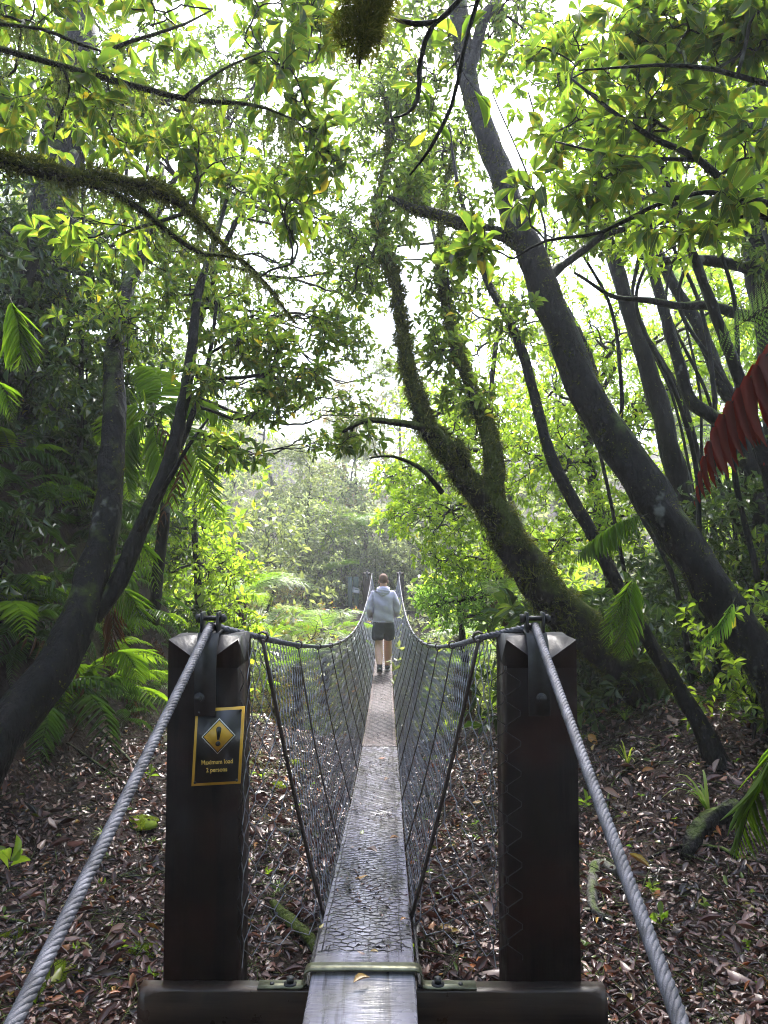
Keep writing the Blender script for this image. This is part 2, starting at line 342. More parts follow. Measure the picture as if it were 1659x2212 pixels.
# ------------------------------------------------------------------ terrain
def sm(a, b_, x):
    t = np.clip((x - a) / (b_ - a), 0, 1); return t * t * (3 - 2 * t)
def H(x, y):
    x = np.asarray(x, float); y = np.asarray(y, float)
    z = np.interp(y, [-40, 2.5, 6, 9.3, 10.6, 12.8, 18, 21.5, 23.6, 27, 34, 50, 120], [-.1, -.28, -.5, -.74, -1.8, -3.9, -4.2, -1.3, -.45, -.3, 1.2, 5.5, 12])
    end = sm(13.5, 9.5, y)
    z = z + sm(-.9, -2.2, x) * sm(2.8, 6.2, y) * .42 * end
    z = z + sm(-1.9, -3.3, x) * sm(3.3, 6.3, y) * 2.6 * sm(12, 8.6, y)
    z = z + sm(-3.2, -9, x) * 2.2 * sm(1, 5, y)
    z = z + sm(.8, 2.3, x) * sm(2.8, 6, y) * .72 * end
    z = z + sm(2.7, 6.5, x) * 2.0 * sm(1.5, 5, y) * sm(15, 10, y)
    z = z + sm(3, 12, np.abs(x)) * 3.0 * sm(9, 14, y)
    z = z - .16 * np.exp(-(x / .55) ** 2) * sm(3.5, 7, y) * sm(10.5, 9, y)
    z = z + .035 * np.sin(x * 2.3 + 1) * np.sin(y * 1.9) + .02 * np.sin(x * 5.1 + y * 3.7) + .012 * np.sin(x * 11 - y * 9)
    return z
def build_ground():
    xs = np.unique(np.concatenate([np.linspace(-5, 5, 140), -5 - np.geomspace(.2, 75, 30), 5 + np.geomspace(.2, 75, 30)]))
    ys = np.unique(np.concatenate([np.linspace(-1, 13, 170), np.linspace(13, 30, 70), 30 + np.geomspace(.5, 90, 25), -1 - np.geomspace(.3, 40, 16)]))
    X, Y = np.meshgrid(xs, ys); Z = H(X, Y); n = len(xs)
    i = np.arange(len(ys) - 1)[:, None]; j = np.arange(n - 1)[None]
    F = np.stack([i * n + j, i * n + j + 1, (i + 1) * n + j + 1, (i + 1) * n + j], -1).reshape(-1, 4)
    mb = MB(); mb.add(np.stack([X, Y, Z], -1), F)
    o = mb.build('ground', M['soil'], smooth=True); o['kind'] = 'structure'
build_ground()
def onground(x, y, dz=0): return np.array([x, y, float(H(x, y)) + dz])
def PG(px, py):
    """point of the ground seen near (px, py)"""
    for d in np.arange(1.3, 40, .03):
        p = P(px, py, d)
        if p[2] < H(p[0], p[1]): return np.array([p[0], p[1], float(H(p[0], p[1]))])
    return p
# ------------------------------------------------------------------ the footbridge
Y0, Y1 = 2.7, 24.5
def tpar(y): return (np.asarray(y, float) - Y0) / (Y1 - Y0)
def zdeck(y):
    t = np.clip(tpar(y), 0, 1.03); return np.where(t < 0, 0, -.27 * t - 4 * .6 * t * (1 - t))
def zrail(y):
    t = tpar(y); return 1.09 + (.84 - 1.09) * t - 4 * .75 * t * (1 - t)
XO = .015
bridge = thing('footbridge', 'narrow one-plank suspension bridge with wire mesh sides crossing the misty gully', 'bridge', (0, 2.6, 0))
BO = np.array([0, 2.6, 0])
def bpart(mb, name, mats, parent=None, smooth=False):
    mb.v = [x - BO.astype(np.float32) for x in mb.v]
    return mb.build(name, mats, parent or bridge, smooth)
def helix_cable(mb, path, r, pitch=.11, strands=6, step=.012, sides=5):
    path = np.asarray(path, float); L = np.r_[0, np.cumsum(np.linalg.norm(np.diff(path, axis=0), axis=1))]
    n = max(8, int(L[-1] / step)); s = np.linspace(0, L[-1], n); p = np.stack([np.interp(s, L, path[:, k]) for k in range(3)], -1)
    k = max(1, int(.05 / step)); q = p.copy()
    T = nrm(np.gradient(p, axis=0)); a = np.array([1., 0, 0]); N = nrm(a - T * (T @ a)[:, None]); B = np.cross(T, N)
    for i in range(strands):
        th = i / strands * 2 * math.pi + s / pitch * 2 * math.pi
        c = p + r * .56 * (N * np.cos(th)[:, None] + B * np.sin(th)[:, None])
        mb.tube(c, r * .47, sides, cap=False, attr=i / strands)
    mb.tube(p[::4], r * .45, 6)
def hexnut(mb, c, ax, r, h):
    c = np.array(c, float); ax = nrm(ax); mb.tube([c - ax * h / 2, c + ax * h / 2], r, 6)
def make_post(cx, yf, top, side, far=False):
    """square post, front face at yf, chamfered head"""
    hw = .119 if not far else .12; dp = .25; bot = -.55 if not far else float(H(cx, yf)) - .5
    mb = MB(); mb.box((cx - hw + .0005, yf + .0005, bot), (cx + hw - .0005, yf + dp - .0005, top - .1))
    # chamfered head: slopes on the four sides, cut deeper at the corners
    a = np.array([[cx - hw, yf], [cx + hw, yf], [cx + hw, yf + dp], [cx - hw, yf + dp]])
    ce = a.mean(0); v = []; N_ = 4
    ringb = []
    for k in range(4):
        for q in range(N_): ringb.append(a[k] + (a[(k + 1) % 4] - a[k]) * q / N_)
    ringb = np.array(ringb); nb = len(ringb)
    edge = np.array([abs(((i % N_) / N_) - .5) * 2 for i in range(nb)])
    drop = .088 * (1 - edge)
    low = np.c_[ringb, np.full(nb, top - .101)]; mid = np.c_[ringb, top - .006 - drop * .98]
    topi = ce + (ringb - ce) * np.array([.93, .5]); topv = np.c_[topi, top + .003 * np.sin(np.arange(nb))]
    V = np.vstack([low, mid, topv, [[ce[0], ce[1], top + .004]]])
    F = []
    for i in range(nb):
        j = (i + 1) % nb; F += [(i, j, nb + j, nb + i), (nb + i, nb + j, 2 * nb + j, 2 * nb + i), (2 * nb + i, 2 * nb + j, 3 * nb)]
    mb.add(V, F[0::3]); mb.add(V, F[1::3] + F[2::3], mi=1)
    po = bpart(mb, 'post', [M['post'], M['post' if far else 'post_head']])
    # cable saddle: strap folded over the head, two lugs and a cross bolt
    bx = cx + (.012 if side < 0 else -.012)
    sb = MB(); w2 = .036
    prof = [(yf - .012, top - .26), (yf - .012, top - .1), (yf - .004, top - .04), (yf + .03, top + .008), (yf + .08, top + .014), (yf + .2, top + .014), (yf + .24, top - .01), (yf + dp + .012, top - .07), (yf + dp + .012, top - .24)]
    vv = []
    for (yy, zz) in prof: vv += [(bx - w2, yy, zz), (bx + w2, yy, zz)]
    t = .007
    for i, (yy, zz) in enumerate(prof):
        pv = prof[max(0, i - 1)]; nx = prof[min(len(prof) - 1, i + 1)]; dy, dz = nx[0] - pv[0], nx[1] - pv[1]; l = math.hypot(dy, dz)
        vv += [(bx - w2, yy - dz / l * t, zz + dy / l * t), (bx + w2, yy - dz / l * t, zz + dy / l * t)]
    n2 = 2 * len(prof); ff = []
    for i in range(len(prof) - 1):
        a_, b2 = 2 * i, 2 * i + 2
        ff += [(a_, a_ + 1, b2 + 1, b2), (n2 + a_, n2 + b2, n2 + b2 + 1, n2 + a_ + 1), (a_, b2, n2 + b2, n2 + a_), (a_ + 1, n2 + a_ + 1, n2 + b2 + 1, b2 + 1)]
    ff += [(0, n2, n2 + 1, 1), (n2 - 2, n2 - 1, 2 * n2 - 1, 2 * n2 - 2)]
    sb.add(vv, ff)
    so_ = bpart(sb, 'cable_saddle', M['steel'], po)
    for sg in (-1, 1):
        lb = MB(); x0 = bx + sg * .028; lb.box((x0 - .004, yf + .03, top + .012), (x0 + .004, yf + .085, top + .085), bev=.003)
        bpart(lb, 'lug', M['steel'], po)
    cb = MB(); yb, zb = yf + .057, top + .062
    cb.tube([(bx - .05, yb, zb), (bx + .055, yb, zb)], .009, 10); hexnut(cb, (bx + .042, yb, zb), (1, 0, 0), .017, .014); hexnut(cb, (bx - .042, yb, zb), (1, 0, 0), .017, .016)
    bpart(cb, 'cross_bolt', M['steel'], po)
    fb = MB(); xo = bx - .018 if side < 0 else bx + .006
    fb.tube([(xo, yf - .012, top - .2), (xo, yf - .024, top - .2)], .018, 16); hexnut(fb, (xo, yf - .028, top - .2), (0, 1, 0), .013, .012)
    bpart(fb, 'bolt', M['steel'], po)
    return po
CL, CR = float(P(364, 1385, 2.65)[0]) + .119, float(P(1245, 1385, 2.65)[0]) - .119
make_post(CL, 2.65, 1.082, -1); make_post(CR, 2.65, 1.082, 1)
make_post(-.58, 24.4, .86, -1, True); make_post(.49, 24.4, .86, 1, True)
# cross beam in front of the posts, with worn ends, plus the far one
for (x0, x1, ya, yb2, zt) in ((float(P(300, 2150, 2.6)[0]), float(P(1310, 2150, 2.6)[0]), 2.585, 2.648, -.052), (-.85, .78, 24.2, 24.39, -.33)):
    mb = MB(); n = 60; xs = np.linspace(x0, x1, n); V = []
    for i, x in enumerate(xs):
        e = min(i, n - 1 - i); c = .003 + .03 * max(0, 1 - e / 2.5) + RNG.uniform(0, .001)
        for (yy, zz) in ((ya, zt - .22), (ya, zt - c), (ya + c * .8, zt), (yb2, zt), (yb2, zt - .22)): V.append((x, yy + RNG.uniform(-.001, .001), zz + RNG.uniform(-.0012, .0012)))
    V = np.array(V); F = [(i * 5 + k, i * 5 + (k + 1) % 5, (i + 1) * 5 + (k + 1) % 5, (i + 1) * 5 + k) for i in range(n - 1) for k in range(5)]
    F += [(4, 3, 2, 1, 0), tuple((n - 1) * 5 + k for k in range(5))]
    mb.add(V, F); bpart(mb, 'cross_beam', M['beam'])
# planks
PW = .17
ys = [-1.6, 2.61, 5.0, 7.6, 10.2, 12.8, 15.4, 18.0, 20.6, 23.2, 24.6]
mats_p = [M['plank']] * 3 + [M['plank_far']] * 7
edges = []
for k in range(len(ys) - 1):
    a_, b2 = ys[k] + (.004 if k else 0), ys[k + 1] - .004
    if k == 1: a_ = ys[1] + .0
    n = max(3, int((b2 - a_) / .12)); yy = np.linspace(a_, b2, n); zz = zdeck(yy) + (0 if k % 2 else -.006)
    if k == 1: zz = zdeck(yy) + .002
    mb = MB(); th = .05; V = []; dx = RNG.uniform(-.006, .006) if k > 1 else 0
    for y_, z_ in zip(yy, zz):
        e = RNG.uniform(-.0012, .0012)
        for (xx, dz) in ((-PW, -th), (-PW, -.007), (-PW + .007, 0), (PW - .007, 0), (PW, -.007), (PW, -th)): V.append((xx + dx + e, y_, z_ + dz))
    F = [(i * 6 + q, i * 6 + (q + 1) % 6, (i + 1) * 6 + (q + 1) % 6, (i + 1) * 6 + q) for i in range(n - 1) for q in range(6)]
    F += [tuple(range(6)), tuple(range((n - 1) * 6 + 5, (n - 1) * 6 - 1, -1))]
    mb.add(V, F); bpart(mb, 'deck_plank', mats_p[k])
# wire netting stapled on the planks (hexagonal cells)
mb = MB(); cw, ch = .05, .036; nx = 6; rows = int((24.3 - 2.735) / ch); PT = []
xs0 = -nx * cw / 2
for r_ in range(rows):
    y = 2.735 + r_ * ch; off = (r_ % 2) * cw / 2
    for c_ in range(nx):
        xa = xs0 + c_ * cw + off
        if xa + cw / 2 > .155: continue
        for (p1, p2) in (((xa, y), (xa + cw / 2, y + ch * .35)), ((xa + cw / 2, y + ch * .35), (xa + cw, y)), ((xa + cw / 2, y + ch * .35), (xa + cw / 2, y + ch))):
            PT.append((p1[0], p1[1], p2[0], p2[1]))
PT = np.array(PT); jj = lambda q, s: q + .0022 * np.sin(q * 911 + s * 577)
Pa = np.c_[jj(PT[:, 0], PT[:, 1]), jj(PT[:, 1], PT[:, 0])]; Pb = np.c_[jj(PT[:, 2], PT[:, 3]), jj(PT[:, 3], PT[:, 2])]
lift = lambda q: zdeck(q[:, 1]) + .006 + .003 * np.sin(q[:, 0] * 60 + q[:, 1] * 23)
A3 = np.c_[Pa, lift(Pa)]; B3 = np.c_[Pb, lift(Pb)]
A3[:, 0] -= .012; B3[:, 0] -= .012
near = A3[:, 1] < 9
mb.tubes(np.stack([A3, B3], 1), np.full((len(A3), 2), .0021) * np.where(near, 1, 1.2)[:, None], 3)
for sx_ in (-.15, .125):
    yy = np.arange(2.73, 24.3, .12); mb.tube(np.c_[np.full(len(yy), sx_) + .003 * np.sin(yy * 40), yy, zdeck(yy) + .006], .0022, 3)
bpart(mb, 'deck_netting', M['wire_dark'])
# steel strap holding the first plank to the beam, with bolted feet
mb = MB(); ya, yb2 = 2.588, 2.636; prof = [(-.345, -.049), (-.205, -.049), (-.192, -.042), (-.188, -.02), (-.188, -.004), (-.183, .005), (-.17, .0085), (0, .0095), (.17, .0085), (.183, .005), (.188, -.004), (.188, -.02), (.192, -.042), (.205, -.049), (.37, -.049)]
V = []
for i, (x, z) in enumerate(prof):
    pv, nx_ = prof[max(0, i - 1)], prof[min(len(prof) - 1, i + 1)]; dx, dz = nx_[0] - pv[0], nx_[1] - pv[1]; l = math.hypot(dx, dz); q = .006
    V += [(x, ya, z), (x, yb2, z), (x - dz / l * q, yb2, z + dx / l * q), (x - dz / l * q, ya, z + dx / l * q)]
n = len(prof); F = [(i * 4 + k, i * 4 + (k + 1) % 4, i * 4 + 4 + (k + 1) % 4, i * 4 + 4 + k) for i in range(n - 1) for k in range(4)] + [(0, 1, 2, 3), tuple((n - 1) * 4 + k for k in (3, 2, 1, 0))]
mb.add(V, F); strap = bpart(mb, 'plank_strap', M['steel_green'])
for x in (-.24, .245, .32, -.3):
    mb = MB(); r_ = .017 if abs(x) < .25 else .006
    mb.tube([(x, 2.612, -.043), (x, 2.612, -.039)], r_ * 1.25, 16)
    if abs(x) < .25: mb.tube([(x, 2.612, -.039), (x, 2.612, -.022)], r_ * .75, 6)
    bpart(mb, 'bolt', M['steel'], strap)
# hand cables
def side_x(sd): return sd * .425 + XO
for sd, cxp in ((-1, CL + .012), (1, CR - .012)):
    xr = side_x(sd)
    # anchor cable in front: ground behind the camera up to the saddle
    top = np.array([cxp + .0 * sd, 2.70, 1.12]); lo = P(*(((20, 2190, 1.25)) if sd < 0 else ((1478, 2190, 1.25))))
    dv = (lo - top) / np.linalg.norm(lo - top); end = top + dv * (np.linalg.norm(lo - top) * 2.35); sgn = np.linspace(0, 1, 30)[:, None]
    path = end + (top - end) * sgn; path[:, 2] -= .03 * np.sin(np.pi * sgn[:, 0]) - 0
    mb = MB(); helix_cable(mb, path, .0145, .1, 6, .012, 7); bpart(mb, 'anchor_cable', M['cable'], smooth=True)
    mb = MB(); yy = np.r_[np.linspace(2.70, 2.93, 8), np.linspace(3.0, 24.3, 90), 24.45]
    zz = zrail(yy); xx = np.full(len(yy), xr); k = np.clip((yy - 2.7) / .25, 0, 1); xx = cxp + (xr - cxp) * k; zz = np.where(yy < 2.95, 1.12 + (zrail(2.95) - 1.12) * k, zz)
    helix_cable(mb, np.c_[xx, yy, zz], .0135, .1, 5, .03, 5); bpart(mb, 'hand_cable', M['cable'], smooth=True)
    # mesh side: zigzag wires, neighbours hooked together at the corners
    mb = MB(); s_ = .05; nv = 18; PTS = []
    def surf(y, v):
        y = np.asarray(y, float); dr = side_x(sd) + 0 * y; tt = np.clip((y - 2.76) / .36, 0, 1); dl = sd * .182 + (dr - sd * .182 + sd * .01) * (1 - tt * tt * (3 - 2 * tt)); bil = sd * .012 * np.sin(np.pi * v) * (1 + .6 * np.sin(y * 1.7))
        x = dr + (dl - dr) * v + bil; z = zrail(np.maximum(y, 2.85)) - .01 + (zdeck(y) - .045 - zrail(np.maximum(y, 2.85)) + .01) * v
        return x, z
    ks = np.arange(2.74, 24.2, s_)
    j = np.arange(nv * 2 + 1); vrow = j // 2 / nv + np.where(j % 2 == 1, .28 / nv, 0); sgnr = np.where((j // 2) % 2 == 0, 1, -1)
    for i, yk in enumerate(ks):
        a_ = 1 if i % 2 else -1
        vj = np.clip(vrow + .006 * np.sin(yk * 7 + j * .7), 0, 1)
        y = yk + a_ * sgnr * (s_ * .5 + .0012) + .004 * np.sin(j * 1.3 + yk * 3.1) + .03 * np.sin(vj * 4 + yk * .9) * vj
        x, z = surf(y, vj); x = x + .0015 * sgnr
        mb.tube(np.c_[x, y, z],   .0023 if yk < 5 else (.0026 if yk < 12 else .003), 3, cap=False)
    bpart(mb, 'mesh_side', M['wire'])
    # lower cable under the deck edge
    mb = MB(); yy = np.linspace(2.6, 24.4, 90); helix_cable(mb, np.c_[np.full(len(yy), sd * .185), yy, zdeck(yy) - .045], .009, .09, 4, .06, 4); bpart(mb, 'deck_cable', M['wire_dark'], smooth=True)
    # hangers and the lashing rings that hold the mesh to the hand cable
    for q, yh in enumerate(np.arange(2.96, 24.2, 1.18)):
        mb = MB(); v = np.linspace(0, 1, 9); lean = .22 if q == 0 else .06; y = yh + lean * v + .008 * np.sin(v * 6 + q); x, z = surf(np.maximum(y, 3.6), v); x2, z = surf(y, v); x = x - sd * .012
        rr = .008 if q == 0 else .0045
        mb.tube(np.c_[x, y, z], rr, 6)
        ring = np.linspace(0, 2 * math.pi, 9)[:-1]; c_ = (x[0], y[0], float(zrail(max(y[0], 2.85))))
        bpart(mb, 'hanger', M['hanger'])
        mb = MB()
        for off in (0, .018):
            rg = np.array([(c_[0] + sd * .0 + .02 * math.cos(t), c_[1] + off, c_[2] + .02 * math.sin(t)) for t in np.r_[ring, ring[:1]]]); mb.tube(rg, .0045, 5, cap=False)
        bpart(mb, 'lashing', M['hanger'])
    # loose zigzag end wire laced down the post
    if sd > 0:
        x0, yy0, sp, amp = CR - .119 + .016, 2.642, .1, .026
    else:
        x0, yy0, sp, amp = CL + .119 + .006, 2.70, .1, .008
    mb = MB(); pts = []
    for i in range(22):
        zt = .98 - i * sp * .5
        if zt < -.0: break
        pts += [(x0 + (amp if i % 2 else -amp), yy0 - .004 - RNG.uniform(0, .006), zt + .008), (x0 + (amp if i % 2 else -amp), yy0 - .004, zt - .008)]
    pts = np.array(pts); mb.tube(pts, .0017, 5)
    pts2 = pts.copy(); pts2[:, 0] = 2 * x0 - pts[:, 0] - .045 * (1 if sd > 0 else -1); pts2[:, 1] += .006
    if sd > 0: mb.tube(pts2, .0015, 5)
    bpart(mb, 'lacing_wire', M['steel'])

# ---- warning sign screwed to the near left post
def text_obj(body, size, mat, parent, name='lettering', bold=0.0):
    cu = bpy.data.curves.new('lettering', 'FONT'); cu.body = body; cu.size = size; cu.align_x = 'CENTER'; cu.align_y = 'CENTER'; cu.offset = bold; cu.resolution_u = 3; cu.extrude = .0006
    t = bpy.data.objects.new('t', cu); COL.objects.link(t); dg = bpy.context.evaluated_depsgraph_get()
    me = bpy.data.meshes.new_from_object(t.evaluated_get(dg)); bpy.data.objects.remove(t); me.materials.clear(); me.materials.append(mat)
    o = bpy.data.objects.new(name, me); COL.objects.link(o); o.parent = parent; return o
sc_ = P(471, 1612, 2.635)
sign = thing('warning_sign', 'black and yellow maximum load 2 persons sign screwed to the dark post', 'sign', sc_)
sign.rotation_euler = (R(90), 0, 0)
SW, SH = .0825, .128; shear = lambda x, y: (x + y * .045, y + x * .055)
def flat(pts, z0, z1, name, mat, parent=sign):
    mb = MB(); n = len(pts); pts = [shear(*p) for p in pts]
    V = [(x, y, z0) for x, y in pts] + [(x, y, z1) for x, y in pts]
    F = [tuple(range(n - 1, -1, -1)), tuple(range(n, 2 * n))] + [(i, (i + 1) % n, n + (i + 1) % n, n + i) for i in range(n)]
    mb.add(V, F); return mb.build(name, mat, parent)
flat([(-SW, -SH), (SW, -SH), (SW, SH), (-SW, SH)], -.006, .0, 'board', M['sign_yellow'])
flat([(-SW + .009, -SH + .009), (SW - .009, -SH + .009), (SW - .009, SH - .009), (-SW + .009, SH - .009)], .0, .0012, 'black_panel', M['sign_black'])
cy = .034
def dia(r_): return [(0, cy - r_), (r_ * .96, cy), (0, cy + r_), (-r_ * .96, cy)]
flat(dia(.060), .0012, .0018, 'diamond_outline', M['sign_white']); flat(dia(.056), .0018, .0022, 'diamond_border', M['sign_black']); flat(dia(.052), .0022, .0027, 'diamond', M['sign_yellow'])
ex = [(-.0035, cy - .012), (.0035, cy - .012), (.0085, cy + .02), (.0085, cy + .026), (.005, cy + .031), (0, cy + .0325), (-.005, cy + .031), (-.0085, cy + .026), (-.0085, cy + .02)]
e = flat(ex, .0027, .0033, 'exclamation_mark', M['sign_black'])
flat([(.0085 * math.cos(t), cy - .025 + .0085 * math.sin(t)) for t in np.linspace(0, 2 * math.pi, 17)[:-1]], .0027, .0033, 'exclamation_dot', M['sign_black'], e).parent = e
for body, yy in (("Maximum load", -.052), ("2 persons", -.078)):
    t = text_obj(body, .0205, M['sign_text'], sign, bold=.0004); t.location = (yy * .045, yy, .0016); t.rotation_euler = (0, 0, R(3.1)); t.scale = (.88, 1, 1)
for x, y in ((-SW + .012, SH - .012), (SW - .012, SH - .012), (-SW + .012, -SH + .012), (SW - .012, -SH + .012)):
    mb = MB(); x, y = shear(x, y); mb.tube([(x, y, .001), (x, y, .0045)], .0042, 12); mb.build('screw', M['steel'], sign)
# ---- information stand at the far end of the bridge
ib = P(763, 1306, 25.6); ib[2] = float(H(ib[0], ib[1])) - .03
info = thing('information_stand', 'dark green two-post notice stand by the far end of the bridge', 'sign', ib)
def ipart(mb, name, mat): return mb.build(name, mat, info)
for x, hh in ((-.11, 1.02), (.11, 1.0)):
    mb = MB(); mb.box((x - .07, -.07, -.3), (x + .07, .07, hh if x < 0 else .62), bev=.01); ipart(mb, 'post', M['green_paint'])
mb = MB(); mb.box((-.02, .05, .5), (.17, .09, 1.02), bev=.01); ipart(mb, 'back_panel', M['green_paint'])
mb = MB(); mb.add([(-.03, -.2, .54), (.22, -.22, .50), (.2, .04, .62), (-.02, .05, .72), (-.03, -.2, .51), (.22, -.22, .47), (.2, .04, .59), (-.02, .05, .69)], [(0, 1, 2, 3), (7, 6, 5, 4), (0, 4, 5, 1), (1, 5, 6, 2), (2, 6, 7, 3), (3, 7, 4, 0)]); ipart(mb, 'notice_panel', M['sole'])

# ------------------------------------------------------------------ the walker
def skin(name, joints, bones, mat, parent, sub=2, flat_xy=None):
    me = bpy.data.meshes.new(name); me.from_pydata([j[0] for j in joints], bones, []); o = bpy.data.objects.new(name, me); COL.objects.link(o)
    md = o.modifiers.new('s', 'SKIN'); md.use_smooth_shade = True
    for i, j in enumerate(joints):
        r_ = j[1] if isinstance(j[1], tuple) else (j[1], j[1]); me.skin_vertices[0].data[i].radius = r_
    me.skin_vertices[0].data[0].use_root = True
    ss = o.modifiers.new('b', 'SUBSURF'); ss.levels = sub; ss.render_levels = sub
    dg = bpy.context.evaluated_depsgraph_get(); m2 = bpy.data.meshes.new_from_object(o.evaluated_get(dg)); bpy.data.objects.remove(o); bpy.data.meshes.remove(me)
    m2.name = name; m2.materials.clear(); m2.materials.append(mat)
    o = bpy.data.objects.new(name, m2); COL.objects.link(o); o.parent = parent; return o
PZ = float(zdeck(13.95)) + .008
man = thing('person', 'man in grey hooded sweatshirt and dark shorts walking away along the bridge plank', 'person', (.005, 13.95, PZ))
# local: x right, y away from the camera, z up
AL, AR = (-.062, -.33, .15), (.07, .30, .09)
KL, KR = (-.08, -.04, .50), (.08, .21, .50)
HL, HR = (-.09, 0, .90), (.09, 0, .90)
J = [((0, 0, .96), (.15, .10)), ((0, .01, 1.12), (.145, .10)), ((0, .0, 1.32), (.15, .095)), ((0, 0, 1.45), (.10, .075)), ((0, .01, 1.52), (.057, .06)), ((0, .03, 1.58), (.066, .07)), ((0, .025, 1.66), (.082, .1)), ((0, .02, 1.725), (.068, .085)),
     (HL, (.088, .095)), (KL, (.068, .072)), ((-.078, -.125, .36), (.073, .08)), (AL, (.042, .046)), ((AL[0] - .005, AL[1] + .12, .045), (.036, .03)),
     (HR, (.088, .095)), (KR, (.068, .072)), ((.083, .20, .36), (.073, .08)), (AR, (.042, .046)), ((AR[0] + .005, AR[1] + .13, .05), (.036, .03)),
     ((-.17, -.0, 1.40), (.048, .048)), ((-.24, -.045, 1.13), (.036, .036)), ((-.2, .14, 1.0), (.032, .03)), ((-.13, .2, 1.0), (.03, .02)),
     ((.17, -.0, 1.40), (.048, .048)), ((.24, -.03, 1.14), (.036, .036)), ((.2, .14, 1.0), (.032, .03)), ((.13, .2, 1.0), (.03, .02))]
Bn = [(0, 1), (1, 2), (2, 3), (3, 4), (4, 5), (5, 6), (6, 7), (0, 8), (8, 9), (9, 10), (10, 11), (11, 12), (0, 13), (13, 14), (14, 15), (15, 16), (16, 17), (2, 18), (18, 19), (19, 20), (20, 21), (2, 22), (22, 23), (23, 24), (24, 25)]
# fingers rooted in the palms
for sgx, palm in ((-1, 21), (1, 25)):
    pc = J[palm][0]
    for k, (dz, L) in enumerate(((.03, .07), (.012, .08), (-.006, .075), (-.024, .06))):
        i0 = len(J); J.append(((pc[0] - sgx * .03, pc[1] + .012, pc[2] + dz), .0095)); J.append(((pc[0] - sgx * (.03 + L * .55), pc[1] + .012, pc[2] + dz), .0085)); J.append(((pc[0] - sgx * (.03 + L * .85), pc[1] - .012, pc[2] + dz - .004), .0075))
        Bn += [(palm, i0), (i0, i0 + 1), (i0 + 1, i0 + 2)]
    i0 = len(J); J.append(((pc[0] + sgx * .01, pc[1] + .02, pc[2] + .045), .011)); J.append(((pc[0] - sgx * .015, pc[1] + .02, pc[2] + .07), .0085)); Bn += [(palm, i0), (i0, i0 + 1)]
body = skin('body', J, Bn, M['skin'], man)
def blob(name, c, rx, ry, rz, mat, parent, cut=None, mod=None, segs=20, thick=0):
    mb = MB(); n = segs; V = []; F = []
    for i in range(n + 1):
        ph = math.pi * i / n
        for j in range(n): th = 2 * math.pi * j / n; V.append((math.sin(ph) * math.cos(th), math.sin(ph) * math.sin(th), math.cos(ph)))
    V = np.array(V)
    if mod: V = mod(V)
    W = V * np.array([rx, ry, rz]) + np.array(c)
    for i in range(n):
        for j in range(n):
            q = (i * n + j, (i + 1) * n + j, (i + 1) * n + (j + 1) % n, i * n + (j + 1) % n)
            if cut is None or all(cut(W[k]) for k in q): F.append(q)
    mb.add(W, F); return mb.build(name, mat, parent, smooth=True)
# face, ears, nose (mostly turned away)
for sx_ in (-1, 1): blob('ear', (sx_ * .082, .01, 1.635), .012, .022, .034, M['skin'], body)
blob('nose', (0, .125, 1.635), .014, .022, .026, M['skin'], body)
for sx_ in (-1, 1): blob('eye', (sx_ * .03, .103, 1.662), .012, .008, .008, M['sign_white'], body); 
blob('mouth', (0, .108, 1.59), .024, .006, .006, M['fern_red'], body)
blob('hair', (0, .012, 1.685), .0835, .1, .098, M['hair'], man, cut=lambda p: not (p[1] > .07 and p[2] < 1.715) and p[2] > 1.60)
# sweatshirt: torso and sleeves in one surface
JJ = [((0, 0, .90), (.205, .15)), ((0, -.003, .95), (.205, .15)), ((0, -.01, 1.08), (.2, .148)), ((0, -.012, 1.22), (.21, .15)), ((0, -.008, 1.34), (.22, .15)), ((0, 0, 1.44), (.12, .095)), ((0, .008, 1.5), (.082, .078)),
      ((-.175, 0, 1.41), (.085, .08)), ((-.225, -.025, 1.27), (.078, .078)), ((-.25, -.05, 1.12), (.072, .075)), ((-.225, .07, 1.02), (.058, .058)), ((-.19, .17, 1.0), (.042, .04)),
      ((.175, 0, 1.41), (.085, .08)), ((.225, -.02, 1.27), (.078, .078)), ((.25, -.03, 1.14), (.07, .073)), ((.22, .08, 1.04), (.056, .056)), ((.19, .17, 1.01), (.042, .04))]
hood = skin('hoodie', JJ, [(0, 1), (1, 2), (2, 3), (3, 4), (4, 5), (5, 6), (4, 7), (7, 8), (8, 9), (9, 10), (10, 11), (4, 12), (12, 13), (13, 14), (14, 15), (15, 16)], M['hoodie'], man, 2)
for v_ in hood.data.vertices:      # soft folds
    x, y, z = v_.co; k = .010 * math.sin(z * 30 + x * 16) + .008 * math.sin(x * 35 + z * 20 + 1) + .005 * math.sin(z * 80 - x * 30); v_.co.y += k if y < 0 else -k; v_.co.x += .004 * math.sin(z * 60 + y * 30)
def hoodmod(V):
    W = V.copy(); d = np.clip(-W[:, 2], 0, 1); W[:, 0] *= 1 - .45 * d; W[:, 1] -= .25 * d; W[:, 1] += .06 * np.sin(W[:, 2] * 14 + W[:, 0] * 3); return W
blob('hood', (0, -.055, 1.455), .125, .078, .10, M['hoodie'], hood, mod=hoodmod, segs=28)
mb = MB(); th = np.linspace(0, 2 * math.pi, 25); mb.tube(np.c_[.1 * np.cos(th), .012 + .088 * np.sin(th), 1.505 + .022 * np.sin(th)], .024, 10, cap=False); mb.build('collar', M['hoodie'], hood, smooth=True)
mb = MB(); th = np.linspace(0, 2 * math.pi, 33)
for z, r_ in ((.965, .0), (1.0, .0)): pass
mb.tube(np.c_[.165 * np.cos(th), -.003 + .118 * np.sin(th), np.full(33, .925)], .022, 8, cap=False); mb.build('waistband', M['hoodie'], hood, smooth=True)
